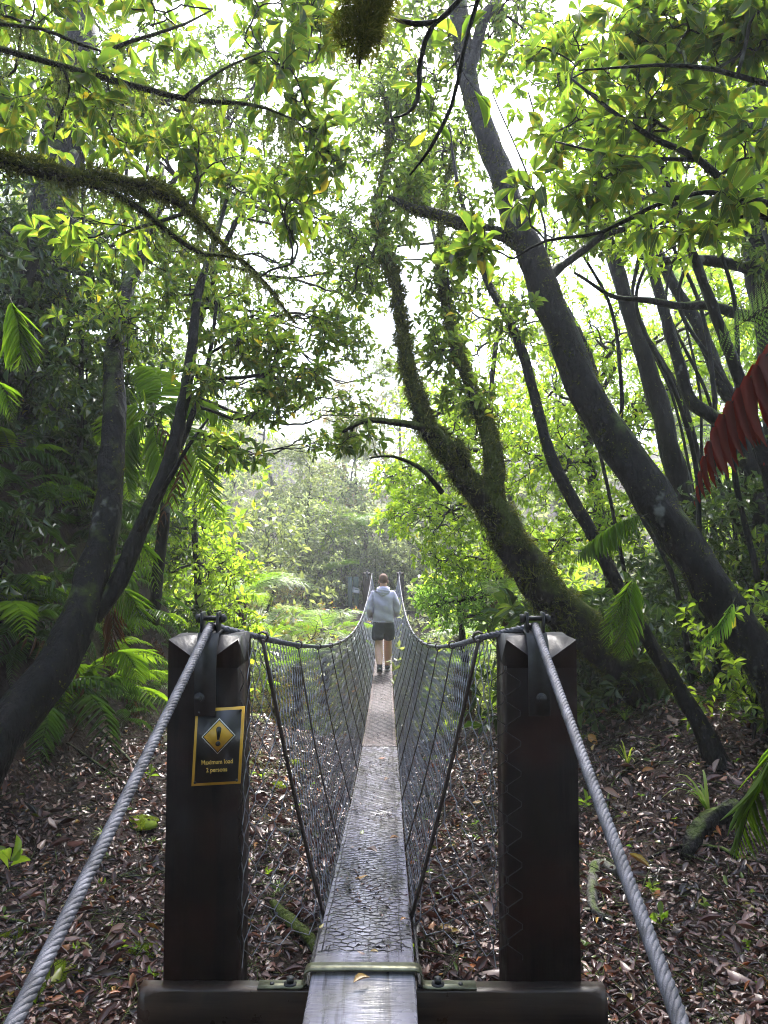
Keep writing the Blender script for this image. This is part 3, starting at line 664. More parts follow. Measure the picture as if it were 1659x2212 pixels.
SJ = [((0, 0, 1.02), (.17, .12)), ((0, 0, .9), (.185, .14)), ((-.095, -.01, .78), (.12, .13)), ((-.102, -.035, .66), (.108, .12)), ((-.104, -.05, .57), (.108, .12)), ((.095, .03, .78), (.12, .13)), ((.1, .10, .66), (.108, .12)), ((.1, .125, .57), (.108, .12))]
sh = skin('shorts', SJ, [(0, 1), (1, 2), (2, 3), (3, 4), (1, 5), (5, 6), (6, 7)], M['shorts'], man, 2)
for v_ in sh.data.vertices:
    x, y, z = v_.co; k = .006 * math.sin(z * 50 + x * 22) + .004 * math.sin(z * 95 + x * 10); v_.co.y += k if y < 0 else -k
for A in (AL, AR):
    mb = MB(); mb.tube([(A[0], A[1] + .005, .20), (A[0], A[1], .13), (A[0], A[1] + .005, .07)], [.046, .043, .047], 14); mb.build('sock', M['sock'], man, smooth=True)
    z0 = .0 if A is AL else .012
    def shoem(V, A=A):
        W = V.copy(); W[:, 2] = np.where(W[:, 2] < -.5, -.5, W[:, 2]); f = np.clip(W[:, 1], 0, 1); W[:, 2] = np.where(W[:, 2] > 0, W[:, 2] * (1 - .45 * f), W[:, 2]); return W
    so2 = blob('shoe', (A[0], A[1] + .065, .062), .05, .15, .062, M['shoe'], man, mod=shoem, segs=20)
    mb = MB(); th = np.linspace(0, 2 * math.pi, 25)[:-1]; ring = np.c_[A[0] + .05 * np.cos(th), A[1] + .065 + .15 * np.sin(th)]
    V = np.vstack([np.c_[ring, np.full(24, z0 * 0 + .0)], np.c_[ring * 1.0, np.full(24, .03)]]); F = [(i, (i + 1) % 24, 24 + (i + 1) % 24, 24 + i) for i in range(24)] + [tuple(range(23, -1, -1)), tuple(range(24, 48))]
    mb.add(V, F); sole_ = mb.build('sole', M['sole'], so2)
    if A is AL:
        for ob_ in (so2, sole_):
            for v_ in ob_.data.vertices:
                y_, z_ = v_.co.y - (A[1] + .2), v_.co.z; cs, sn = math.cos(-.42), math.sin(-.42); v_.co.y = A[1] + .2 + y_ * cs - z_ * sn; v_.co.z = y_ * sn + z_ * cs + .004
# ------------------------------------------------------------------ plants: helpers
def grow(start, tips, rt, sdir=None, jit=.1, expo=.48, rmax=9):
    """branches splitting from one start towards many tips; returns segments and the direction at each tip"""
    tips = np.asarray(tips, float); tipd = np.zeros_like(tips); S = []; RR = []
    st = [(np.array(start, float), nrm(np.asarray(sdir, float)) if sdir is not None else np.zeros(3), np.arange(len(tips)))]
    while st:
        p, d0, ix = st.pop(); n = len(ix); c = tips[ix].mean(0); v = c - p; L = np.linalg.norm(v)
        end = tips[ix[0]] if n == 1 else p + v * random.uniform(.32, .6) + RNG.normal(size=3) * L * jit
        e = end - p; l = np.linalg.norm(e); mid = p + e * .5 + d0 * l * .14 + RNG.normal(size=3) * l * jit * .6
        r0 = min(rmax, rt * n ** expo); r1 = min(rmax, rt * max(1, n * .55) ** expo) if n > 1 else rt * .6
        q1 = (p + mid) / 2 + d0 * l * .06; q2 = (mid + end) / 2 + RNG.normal(size=3) * l * .03
        S.append((p, q1, mid, q2, end)); RR.append((r0, r0 * .75 + r1 * .25, (r0 + r1) / 2, r0 * .25 + r1 * .75, r1))
        nd_ = nrm(end - q2)
        if n == 1: tipd[ix[0]] = nd_; continue
        t = tips[ix] - end; ax = np.linalg.svd(t - t.mean(0), full_matrices=False)[2][0] + RNG.normal(size=3) * .25
        o = np.argsort(t @ ax); k = max(1, min(n - 1, int(n * random.uniform(.35, .65))))
        st.append((end, nd_, ix[o[:k]])); st.append((end, nd_, ix[o[k:]]))
    return np.array(S), np.array(RR), tipd
def whorls(mb, tips, dirs, m, L, tpl, spread=(25, 95), wr=.36, droop=.25, stemleaves=0, stemlen=.15, up=1.0, mi=0, lv=.38, rnd_shift=0.0):
    """rosettes of leaves at the twig ends, a few more along the twig"""
    N_ = len(tips); O = []; D = []
    for k in range(m + stemleaves):
        az = (k / m if k < m else RNG.random(N_)) * 2 * math.pi + RNG.uniform(-.35, .35, N_)
        a = np.where(np.abs(dirs[:, 2:3]) < .9, np.array([[0, 0, 1.]]), np.array([[1., 0, 0]])); e1 = nrm(np.cross(dirs, a)); e2 = np.cross(dirs, e1)
        inc = np.radians(RNG.uniform(spread[0], spread[1], N_)) if k < m else np.radians(RNG.uniform(35, 75, N_))
        r = e1 * np.cos(az)[:, None] + e2 * np.sin(az)[:, None]
        l = dirs * np.cos(inc)[:, None] + r * np.sin(inc)[:, None]; l[:, 2] -= droop * RNG.uniform(.3, 1.4, N_)
        O.append(tips - dirs * (RNG.uniform(0, .02, N_) if k < m else RNG.uniform(.2, 1, N_) * stemlen)[:, None]); D.append(l)
    O = np.vstack(O); D = nrm(np.vstack(D)); n_ = len(O)
    kp = RNG.random(n_) < .8; O, D = O[kp], D[kp]; n_ = len(O)
    up_ = np.zeros((n_, 3)); up_[:, 2] = up; up_ += RNG.normal(size=(n_, 3)) * .6
    Ls = L * RNG.uniform(1 - lv, 1 + lv, n_); rn = np.clip(RNG.beta(1.6, 2.0, n_) + rnd_shift, 0, 1); rare = RNG.random(n_) < .008; rn[rare] = 1
    mb.inst(tpl, O, D, up_, Ls, Ls * wr * RNG.uniform(.85, 1.15, n_) * .43, rn, mi)
def fuzz(mb, pts, rad, n, L, wdt=.005, up=.0, hang=.6, rndlo=0, rndhi=1, arc=(0, 6.283), curl=1):
    """short moss blades over a limb given by a polyline with radii"""
    pts = np.asarray(pts, float); rad = np.asarray(rad, float); sl = np.r_[0, np.cumsum(np.linalg.norm(np.diff(pts, axis=0), axis=1))]
    s = RNG.uniform(0, sl[-1], n); p = np.stack([np.interp(s, sl, pts[:, k]) for k in range(3)], -1); r = np.interp(s, sl, rad)
    T = nrm(np.stack([np.interp(np.clip(s + .02, 0, sl[-1]), sl, pts[:, k]) - np.interp(np.clip(s - .02, 0, sl[-1]), sl, pts[:, k]) for k in range(3)], -1))
    a = np.tile(np.array([[0, 0, 1.]]), (n, 1)); b = np.where(np.abs(T[:, 2:3]) > .95, np.array([[1., 0, 0]]), a); e1 = nrm(np.cross(T, b)); e2 = np.cross(e1, T)
    th = RNG.uniform(arc[0], arc[1], n); rd = e1 * np.cos(th)[:, None] + e2 * np.sin(th)[:, None]
    clump = (.35 + 1.1 * (np.sin(s * 23 + th * 2) * np.sin(s * 7.1 - th) * .5 + .5)) * np.clip(r / .035, .3, 1.15)
    d = rd * .8 + T * RNG.normal(size=(n, 1)) * .4 + RNG.normal(size=(n, 3)) * .95; d[:, 2] -= hang
    lump = L * .9 * np.clip(np.sin(s * 17 + th) * np.sin(s * 5.3 - 2 * th) * 1.6, -.3, 1) * RNG.random(n)
    mb.inst(T_BLADE, p + rd * (r * .93 + lump)[:, None], d, T + RNG.normal(size=(n, 3)) * .5, L * clump * RNG.uniform(.4, 1.3, n), wdt * RNG.uniform(.6, 1.4, n) * np.clip(r / .03, .4, 1), rndlo + (rndhi - rndlo) * RNG.beta(1.3, 2.6, n))
def strands(mb, pts, rad, n, L, wdt=.004):
    """hanging lichen and moss threads under a limb"""
    pts = np.asarray(pts, float); sl = np.r_[0, np.cumsum(np.linalg.norm(np.diff(pts, axis=0), axis=1))]
    s = RNG.choice(RNG.uniform(0, sl[-1], max(2, n // 6)), n) + RNG.normal(size=n) * .02; s = np.clip(s, 0, sl[-1])
    p = np.stack([np.interp(s, sl, pts[:, k]) for k in range(3)], -1); r = np.interp(s, sl, rad); p[:, 0] += RNG.uniform(-1, 1, n) * r; p[:, 2] -= r * .6
    ll = L * RNG.uniform(.15, 1, n) ** 1.5
    K = 9; cur = p.copy(); O = []; D = []; 
    for k in range(K):
        step = np.c_[RNG.normal(size=n) * .35, RNG.normal(size=n) * .35, -np.ones(n)] * (ll / K)[:, None]
        O.append(cur.copy()); D.append(step * 1.3); side = RNG.normal(size=(n, 3)); side[:, 2] = -.4
        O.append(cur + step * .5); D.append(nrm(side) * (.006 + .25 * ll / K)[:, None] * 1.6); cur = cur + step
    O = np.vstack(O); D = np.vstack(D); Ln = np.linalg.norm(D, axis=1)
    mb.inst(T_BLADE, O, D, RNG.normal(size=O.shape), Ln, wdt * RNG.uniform(.5, 1.2, len(O)))
def smooth_path(pts, rad, step=.07):
    pts = np.asarray(pts, float); rad = np.asarray(rad, float); n = len(pts); out = []; ro = []
    ext = np.vstack([2 * pts[0] - pts[1], pts, 2 * pts[-1] - pts[-2]])
    for i in range(n - 1):
        p0, p1, p2, p3 = ext[i:i + 4]; k = max(2, int(np.linalg.norm(p2 - p1) / step))
        for t in np.arange(k) / k:
            out.append(.5 * ((2 * p1) + (-p0 + p2) * t + (2 * p0 - 5 * p1 + 4 * p2 - p3) * t * t + (-p0 + 3 * p1 - 3 * p2 + p3) * t ** 3)); ro.append(rad[i] + (rad[i + 1] - rad[i]) * t)
    out.append(pts[-1]); ro.append(rad[-1]); return np.array(out), np.array(ro)
def pxpath(rows, k=1.0):
    return smooth_path([P(x, y, d) for x, y, d, w_ in rows], [PX(w_ * k, d) / 2 for x, y, d, w_ in rows])

NLEAF = [0]
def tree(name, label, cat, base, trunks, limbs=(), crowns=(), bark='bark', leaf='leaf_mid', tpl=T_MID, L=.11, m=7, wr=.38, moss=None, hang=None, group=None, twig_r=.0021, stem=3, droop=.25, rough=.055, mossmat='moss', rootflare=True, avoid=.75, extra_start=None):
    """trunks/limbs: lists of (smooth path, radii); crowns: (px, py, d, rpx, rpy, rd, ntips)"""
    root = thing(name, label, cat, base, group); B0 = np.asarray(base, float)
    def put(mb, nm, mt, sm_=False):
        if not mb.v: return
        mb.v = [x - B0.astype(np.float32) for x in mb.v]; return mb.build(nm, mt, root, sm_)
    mb = MB()
    for i, (p, r) in enumerate(trunks):
        r = r.copy()
        if rootflare and i == 0: s = np.linalg.norm(p - p[0], axis=1); r = r * (1 + .5 * np.exp(-s / .25))
        q = p.copy(); k = np.arange(len(p)); amp = np.minimum(r * .07, .012)
        q[:, 0] += amp * np.sin(k * .55 + i); q[:, 2] += amp * np.sin(k * .37 + 2)
        mb.tube(q, r, 16, rough=rough)
    put(mb, 'trunk', M[bark], True)
    if limbs:
        for p, r in limbs:
            mb = MB(); q = p.copy(); k = np.arange(len(p)); q[:, 2] += np.minimum(r * .5, .012) * np.sin(k * .8); mb.tube(q, r, 9, rough=rough)
            put(mb, 'limb', M[bark], True)
    allp = np.vstack([p for p, r in list(trunks) + list(limbs)]); allr = np.concatenate([r for p, r in list(trunks) + list(limbs)])
    ml = MB()
    for cr in crowns:
        px, py, d, rx, ry, rd, n = cr[:7]; n = int(n * (1.55 if tpl is not T_NEAR else 1.25)); c = P(px, py, d); ax = np.array([PX(rx, d), rd, PX(ry, d)])
        v = RNG.normal(size=(n, 3)); v = nrm(v) * (RNG.random((n, 1)) ** .42); tips = c + v * ax
        tips = tips[np.linalg.norm(tips - CAM, axis=1) > avoid + L]
        if len(tips) < 2: continue
        di = np.linalg.norm(allp - c, axis=1) + np.where(allp[:, 2] > c[2] + ax[2], .6, 0); k = int(np.argmin(di))
        S, RR, td = grow(allp[k], tips, twig_r * (1 + d * .06), sdir=c - allp[k], rmax=max(allr[k] * .8, .004))
        mt = MB(); mt.tubes(S, RR, 4 if d > 5 else 5); put(mt, 'branch', M['twig'], True)
        td = nrm(td + np.array([0, 0, .15])); whorls(ml, tips, td, m, L * (.8 if tpl is not T_NEAR else .85), tpl, wr=wr, stemleaves=stem, stemlen=L * 1.4, droop=droop); NLEAF[0] += len(tips) * (m + stem)
    if ml.v: put(ml, 'crown', M[leaf])
    if moss:
        for (idx, n, Lm, hg, arc) in moss:
            mm = MB(); p, r = (list(trunks) + list(limbs))[idx]; fuzz(mm, p, r, n, Lm, hang=hg, arc=arc); put(mm, 'moss', M[mossmat])
    if hang:
        for (idx, n, Lm) in hang:
            mm = MB(); p, r = (list(trunks) + list(limbs))[idx]; strands(mm, p, r, n, Lm); put(mm, 'hanging_moss', M['moss_pale'])
    return root
def W_(*rows): return smooth_path([r[:3] for r in rows], [r[3] for r in rows], .12)

# ------------------------------------------------------------------ hero trees on the right
TWO = 6.283
p1 = pxpath([(1860, 1830, 4.6, 150), (1790, 1700, 4.7, 132), (1700, 1530, 4.85, 122), (1615, 1385, 5.0, 116), (1500, 1210, 5.15, 112), (1400, 1060, 5.3, 112), (1310, 925, 5.45, 104), (1232, 770, 5.6, 96), (1170, 610, 5.8, 86), (1118, 480, 6.0, 78), (1062, 320, 6.3, 68), (1015, 190, 6.6, 60), (990, 20, 7.0, 56), (975, -140, 7.4, 48)], .74)
p1b = pxpath([(1170, 620, 5.8, 30), (1230, 560, 5.9, 20), (1330, 500, 6.0, 14), (1450, 480, 6.1, 8)])
p1c = pxpath([(1010, 175, 6.6, 30), (1040, 60, 6.8, 26), (1090, -40, 7, 20)])
p1d = pxpath([(1125, 530, 6.0, 34), (1060, 498, 5.8, 26), (985, 480, 5.6, 30), (910, 455, 5.4, 26), (840, 425, 5.2, 8)])
tree('leaning_tree', 'thick dark leaning tree trunk rising diagonally from the right edge of the photo', 'tree', p1[0][0], [p1], [p1b, p1c, p1d],
     [(1330, 480, 6.2, 130, 90, .5, 60), (900, 120, 7.2, 130, 150, .6, 90), (1090, 60, 7, 130, 110, .6, 80), (880, 400, 5.5, 80, 60, .4, 28)], leaf='leaf_mid', L=.10,
     moss=[(0, 12000, .022, .25, (0, TWO)), (3, 1500, .05, .5, (0, TWO))], hang=[(3, 60, .2)])
p2 = pxpath([(1450, 1570, 6.2, 130), (1400, 1500, 6.15, 116), (1330, 1425, 6.1, 112), (1245, 1350, 6.05, 116), (1170, 1265, 6.0, 112), (1110, 1180, 6.0, 104), (1065, 1100, 6.0, 92), (1015, 1045, 6.0, 70), (975, 990, 6.0, 62), (930, 930, 6.05, 54), (898, 850, 6.15, 42), (876, 770, 6.25, 34), (866, 690, 6.4, 28), (852, 600, 6.5, 26), (822, 520, 6.7, 22), (812, 450, 6.9, 18), (838, 340, 7.1, 14), (832, 200, 7.3, 10)], .76)
p2b = pxpath([(1050, 1090, 6.0, 70), (1068, 1020, 6.05, 58), (1058, 940, 6.15, 50), (1030, 870, 6.3, 38), (1000, 790, 6.5, 28), (968, 690, 6.8, 24), (950, 560, 7.1, 20), (960, 430, 7.4, 16), (985, 300, 7.8, 12)], .78)
p2c = pxpath([(935, 935, 6.05, 20), (870, 915, 5.9, 16), (800, 905, 5.8, 13), (740, 935, 5.7, 7)])
p2d = pxpath([(955, 1065, 6.0, 12), (905, 1010, 5.9, 9), (850, 985, 5.8, 7), (800, 990, 5.7, 4)])
p2e = pxpath([(1010, 1040, 6, 20), (1000, 985, 5.9, 22), (985, 950, 5.9, 18)])
tree('mossy_tree', 'moss covered tree with a forked curving trunk just behind the right post', 'tree', p2[0][0], [p2, p2b], [p2c, p2d, p2e],
     [(780, 560, 6.8, 100, 110, .6, 60), (840, 280, 7.4, 120, 150, .7, 110), (960, 330, 7.8, 100, 120, .6, 70), (980, 620, 7, 110, 110, .6, 60), (930, 760, 6.6, 90, 90, .5, 40), (1010, 860, 6.2, 70, 60, .4, 22), (760, 960, 5.8, 80, 40, .3, 14), (870, 470, 7, 70, 70, .5, 30)],
     bark='bark_mossy', leaf='leaf_mid', L=.10, moss=[(0, 40000, .05, .35, (0, TWO)), (1, 12000, .05, .4, (0, TWO)), (4, 900, .06, .7, (0, TWO))], hang=[(0, 120, .13), (2, 60, .2)])
p3 = pxpath([(1560, 1680, 4.9, 50), (1520, 1580, 4.95, 42), (1470, 1490, 5.0, 37), (1400, 1385, 5.05, 36), (1340, 1275, 5.1, 35), (1285, 1165, 5.2, 34), (1212, 1035, 5.3, 32), (1175, 940, 5.4, 28), (1155, 860, 5.5, 26), (1130, 765, 5.6, 25), (1092, 680, 5.8, 22), (1050, 600, 6.0, 18), (1010, 480, 6.2, 14), (985, 380, 6.4, 9), (970, 270, 6.6, 6)], .85)
tree('slender_tree', 'slender bare dark tree leaning left between the two thick trunks', 'tree', p3[0][0], [p3], [], [(1010, 470, 6.3, 90, 100, .5, 36), (1110, 700, 5.7, 70, 70, .4, 20)], leaf='leaf_mid', L=.09, moss=[(0, 1500, .03, .3, (0, TWO))])
def thin(rows, label, crowns=(), leaf='leaf_mid', L=.09, nm='slender_tree', moss=900, **k):
    p = pxpath(rows); b = p[0][0]
    return tree(nm, label, 'tree' if nm != 'sapling' else 'sapling', b, [p], k.pop('limbs', []), crowns, leaf=leaf, L=L, moss=[(0, moss, .035, .4, (0, TWO))] if moss else None, **k)
thin([(1560, 1420, 8.6, 58), (1500, 1180, 8.6, 50), (1450, 980, 8.5, 44), (1415, 850, 8.5, 42), (1388, 760, 8.5, 38), (1350, 640, 8.6, 34), (1312, 510, 8.8, 28), (1280, 350, 9, 20), (1250, 200, 9.2, 10)], 'straight dark tree rising behind the thick leaning trunk, thickest of the back row',
     [(1300, 300, 9, 170, 160, 1, 140), (1400, 480, 8.8, 130, 130, .8, 90)], leaf='leaf_yellow')
thin([(1660, 1180, 7.4, 44), (1600, 960, 7.4, 36), (1545, 905, 7.4, 30), (1490, 860, 7.4, 28), (1465, 780, 7.4, 26), (1440, 690, 7.5, 24), (1405, 560, 7.6, 22), (1385, 430, 7.8, 16), (1360, 300, 8, 10)], 'thin crooked tree bending sharply left of the red dead frond',
     [(1400, 250, 8, 150, 120, .8, 90)], leaf='leaf_mid')
thin([(1680, 1020, 8.2, 40), (1600, 880, 8.2, 32), (1562, 840, 8.2, 30), (1520, 725, 8.2, 28), (1470, 640, 8.3, 24), (1420, 545, 8.4, 20), (1385, 440, 8.6, 14)], 'mossy thin tree curving up toward the upper right branches',
     [(1550, 330, 8.4, 160, 160, .8, 100)], leaf='leaf_yellow')
thin([(1700, 1320, 6.8, 80), (1690, 900, 6.8, 74), (1650, 600, 6.8, 70), (1610, 380, 6.9, 62), (1560, 180, 7, 50), (1500, 20, 7.2, 36)], 'heavy dark tree trunk standing upright at the right edge behind leaves',
     [(1600, 120, 7, 160, 120, .8, 90), (1640, 480, 6.6, 100, 130, .6, 50)], leaf='leaf_mid', L=.1, moss=2500, nm='forest_tree',
     limbs=[pxpath([(1690, 700, 6.8, 30), (1560, 668, 6.7, 22), (1440, 655, 6.6, 16), (1330, 640, 6.6, 10), (1240, 590, 6.6, 6)]), pxpath([(1640, 590, 6.8, 26), (1530, 560, 6.8, 24), (1440, 565, 6.8, 18), (1380, 550, 6.8, 12)])])
thin([(1760, 1100, 5.9, 60), (1740, 800, 5.9, 56), (1680, 520, 5.9, 50), (1640, 300, 6, 40), (1620, 100, 6.1, 30)], 'dark trunk cut by the right edge above the red dead frond', [(1700, 200, 6, 120, 160, .6, 60)], leaf='leaf_dark', L=.11, moss=1500, nm='forest_tree')
thin([(1300, 900, 9.5, 24), (1265, 760, 9.5, 22), (1180, 590, 9.4, 18)], 'short bare stem slanting behind the thick trunk at mid height', [(1200, 520, 9.4, 120, 120, .8, 80)], leaf='leaf_yellow', moss=0)
thin([(1185, 1380, 8.2, 22), (1135, 1240, 8.2, 18), (1090, 1090, 8.3, 15), (1060, 900, 8.5, 12), (1075, 700, 8.8, 9)], 'thin stem between the mossy fork and the slender leaning tree',
     [(1080, 720, 9, 170, 120, 1.0, 130), (1000, 900, 9, 110, 110, .9, 80)], leaf='leaf_yellow', moss=0)
# two bright leafy trees filling the gap right of the bridge
def leafy(label, rows, crowns, leaf='leaf_yellow', L=.09, cat='tree', nm='bushy_tree', **k):
    p = pxpath(rows); return tree(nm, label, cat, p[0][0], [p], [], crowns, leaf=leaf, L=L, rootflare=False, **k)
leafy('bright yellow green leafy tree hanging over the right side of the bridge', [(1150, 1500, 11.5, 30), (1080, 1250, 11.3, 24), (1020, 1050, 11, 18), (980, 880, 10.8, 12)],
      [(900, 1030, 11, 110, 70, .8, 110), (980, 1120, 10.5, 130, 80, .8, 130), (1080, 950, 10.8, 120, 110, .9, 140), (930, 900, 11.5, 110, 80, .9, 80), (1000, 1220, 10.5, 110, 60, .7, 100), (860, 1110, 11.5, 60, 60, .6, 50)], L=.10)
leafy('bright leafy tree behind the slender leaning tree and the thick trunk', [(1350, 1400, 10, 34), (1300, 1150, 10, 28), (1260, 900, 10, 20)],
      [(1200, 1000, 9.6, 130, 110, .9, 130), (1320, 1120, 9.4, 130, 100, .8, 120), (1230, 860, 10, 130, 120, .9, 120), (1380, 930, 9.6, 120, 120, .8, 110), (1150, 1180, 9.6, 110, 80, .8, 90), (1300, 720, 10, 120, 110, .9, 100), (1480, 780, 9.6, 130, 130, .8, 110), (1580, 640, 9.6, 120, 130, .8, 100)], L=.10)
leafy('green shrub with pale shiny leaves on the gully edge left of the mossy trunk', [(1010, 1480, 10.4, 20), (1000, 1380, 10.4, 14), (990, 1300, 10.4, 10)],
      [(1000, 1300, 10.2, 110, 70, .7, 110), (1080, 1330, 9.8, 80, 60, .6, 60), (930, 1290, 11.5, 50, 40, .5, 36)], leaf='leaf_pale', L=.085, cat='shrub', nm='shrub')
leafy('tall tree behind the left forked tree, its crown filling the upper left with small leaves', [(150, 1400, 9.6, 40), (190, 1100, 9.4, 34), (235, 800, 9.2, 28), (300, 560, 9.2, 22), (380, 380, 9.2, 12)],
      [(340, 280, 9, 170, 110, .9, 110), (520, 400, 9.4, 110, 120, .9, 80), (180, 450, 8.6, 150, 110, .9, 90), (520, 160, 9.4, 160, 110, .9, 100), (400, 600, 9.4, 120, 110, .8, 70), (700, 130, 9.8, 100, 130, .8, 60), (80, 110, 8.8, 140, 120, .9, 70), (560, 620, 9.6, 70, 60, .6, 20), (300, 740, 9, 110, 90, .8, 60)], leaf='leaf_mid', L=.10, nm='forest_tree')
leafy('pale barked tree high above the middle of the bridge with yellowish leaves', [(1180, 1300, 12.5, 16), (1060, 950, 12, 13), (960, 600, 11.6, 10), (890, 300, 11.2, 7)],
      [(800, 200, 11, 130, 170, .9, 110), (900, 380, 11, 110, 120, .8, 80), (790, 560, 11.5, 90, 100, .7, 50), (720, 620, 11.8, 60, 60, .5, 16)], leaf='leaf_yellow', L=.10, nm='slender_tree', bark='bark_pale')
leafy('leafy tree above and between the leaning trunk and the upper right branches', [(1760, 1500, 6.4, 40), (1680, 1100, 6.2, 32), (1590, 800, 6.0, 26), (1500, 560, 5.9, 20), (1420, 330, 5.7, 12)],
      [(1300, 330, 5.2, 150, 110, .5, 44), (1480, 300, 5.2, 140, 110, .5, 44), (1350, 120, 5.3, 160, 100, .5, 50), (1550, 130, 5.2, 130, 110, .5, 40), (1180, 180, 5.6, 110, 120, .5, 36), (1600, 420, 5.4, 100, 100, .5, 24), (1420, 520, 5.8, 130, 60, .5, 18)], leaf='leaf_yellow', L=.105, nm='forest_tree')
leafy('bright yellow green bush glowing between the forked tree and the left post', [(440, 1450, 9.8, 24), (430, 1300, 9.6, 18), (420, 1150, 9.4, 12)],
      [(400, 1130, 9.4, 90, 80, .6, 70), (480, 1230, 9.2, 80, 70, .6, 60), (340, 1230, 9, 70, 80, .5, 40), (450, 1010, 9.8, 80, 60, .6, 40), (500, 1340, 9, 80, 50, .5, 40)], L=.085, cat='shrub', nm='shrub')
leafy('fine leaved tree whose sparse twigs hang across the white sky gap', [(330, 1350, 7.6, 26), (370, 1000, 7.5, 22), (430, 700, 7.4, 17), (500, 500, 7.3, 12), (580, 380, 7.3, 8)],
      [(600, 450, 7.5, 120, 110, .7, 60), (690, 330, 7.6, 110, 110, .7, 60), (700, 470, 7.0, 80, 70, .5, 30), (740, 730, 7.0, 70, 60, .5, 26), (640, 590, 7.2, 70, 60, .5, 20), (780, 640, 7.4, 70, 80, .5, 34), (800, 780, 7.4, 60, 60, .5, 24), (760, 880, 7.2, 80, 50, .5, 26), (770, 500, 7.6, 70, 80, .5, 34), (690, 960, 7.0, 60, 40, .4, 14), (560, 690, 7.2, 110, 70, .6, 34), (720, 560, 7.6, 90, 80, .6, 24), (520, 860, 7.0, 90, 50, .5, 22), (660, 840, 7.4, 70, 60, .5, 20), (460, 560, 7.4, 110, 90, .6, 40)], leaf='leaf_mid', L=.075, nm='slender_tree')
for i in range(10):
    x0 = random.uniform(1150, 1720); x1 = x0 - random.uniform(90, 330); d0 = random.uniform(6.2, 9.5); w0 = random.uniform(7, 14); bx = random.uniform(-40, 40)
    thin([(x0 + 40, 1480, d0, w0 * 1.2), (x0, 1250, d0, w0), ((x0 * 3 + x1) / 4 + bx, 1020, d0 + .1, w0 * .9), ((x0 * 2 + x1) / 3 + bx * .2, 850, d0, w0 * .85), (x0 * .45 + x1 * .55 - bx, 660, d0 + .2, w0 * .7), ((x0 + x1 * 2) / 3 + bx * .6, 480, d0 + .2, w0 * .55), (x1, 200, d0 + .5, w0 * .35)], 'thin bare leaning stem in the thicket on the right', moss=250, group='thin bare stems on the right', nm='sapling')
for i in range(5):
    x0 = random.uniform(-20, 300); x1 = x0 + random.uniform(-60, 200); d0 = random.uniform(6.5, 9.5); w0 = random.uniform(8, 16); bx = random.uniform(-30, 30)
    thin([(x0 - 20, 1400, d0, w0 * 1.2), (x0, 1150, d0, w0), ((x0 * 2 + x1) / 3 + bx, 850, d0, w0 * .8), ((x0 + x1 * 2) / 3 + bx, 500, d0 + .2, w0 * .6), (x1, 200, d0 + .5, w0 * .35)], 'thin bare stem in the thicket on the left', moss=250, group='thin bare stems on the left', nm='sapling')
# near foliage reaching in from the right, trunk outside the frame
Bx = W_((2.75, 2.5, float(H(2.75, 2.5)) - .2, .16), (2.6, 2.6, 1.5, .14), (2.35, 2.75, 3.0, .11), (2.1, 2.9, 4.4, .07), (1.9, 3.0, 5.6, .03))
ra = pxpath([(2350, 260, 2.75, 40), (1900, 215, 2.7, 18), (1659, 182, 2.75, 13), (1540, 152, 2.8, 11), (1420, 140, 2.85, 8), (1250, 152, 2.9, 4)])
rb = pxpath([(2350, 620, 2.7, 50), (1900, 560, 2.75, 30), (1700, 480, 2.85, 24), (1600, 432, 2.9, 20), (1500, 338, 3.0, 15), (1400, 290, 3.05, 12), (1320, 240, 3.1, 9), (1235, 170, 3.2, 5)])
rc = pxpath([(1900, 540, 2.75, 22), (1659, 437, 2.85, 14), (1520, 418, 2.9, 12), (1400, 452, 3.0, 10), (1300, 500, 3.05, 8), (1180, 520, 3.1, 6), (1110, 560, 3.15, 4)])
rd_ = pxpath([(1500, 345, 3.0, 10), (1400, 345, 3.0, 8), (1300, 330, 3.05, 6), (1200, 305, 3.1, 4)])
tree('broadleaf_tree', 'large leaved tree whose near branches reach in across the upper right', 'tree', Bx[0][0], [Bx], [ra, rb, rc, rd_],
     [(1310, 230, 3.3, 170, 120, .4, 20), (1200, 100, 3.4, 120, 100, .4, 14), (1440, 220, 3.1, 160, 120, .35, 20), (1600, 130, 3.0, 120, 120, .35, 16), (1380, 80, 3.3, 200, 90, .4, 24), (1600, 330, 2.9, 100, 110, .3, 12), (1000, 560, 3.2, 60, 50, .2, 11), (1150, 420, 3.25, 50, 40, .2, 6), (1300, 400, 3.1, 100, 50, .25, 14), (1500, 480, 2.9, 110, 50, .25, 12), (1640, 20, 2.8, 120, 80, .3, 18), (1480, 20, 3.0, 140, 80, .3, 24)],
     leaf='leaf_near', tpl=T_NEAR, L=.112, m=6, wr=.4, stem=2, twig_r=.0019, avoid=1.9, hang=[(2, 40, .07)])
# ------------------------------------------------------------------ hero trees on the left
l1 = pxpath([(-130, 1790, 4.1, 150), (-50, 1650, 4.2, 130), (20, 1565, 4.35, 118), (100, 1470, 4.5, 112), (172, 1330, 4.7, 96), (215, 1190, 4.9, 84), (240, 1040, 5.1, 72), (246, 880, 5.3, 62), (248, 760, 5.5, 50), (268, 650, 5.8, 42), (300, 560, 6.1, 32), (335, 470, 6.5, 22), (350, 360, 6.8, 14)], .78)
l2 = pxpath([(195, 1335, 4.75, 56), (255, 1255, 4.85, 50), (312, 1125, 4.95, 43), (368, 990, 5.05, 38), (399, 860, 5.15, 32), (415, 740, 5.25, 27), (432, 620, 5.4, 21), (470, 500, 5.6, 14), (500, 400, 5.8, 8)], .8)
l2b = pxpath([(300, 1150, 4.9, 14), (350, 1060, 4.8, 12), (400, 975, 4.7, 9), (450, 905, 4.7, 5)])
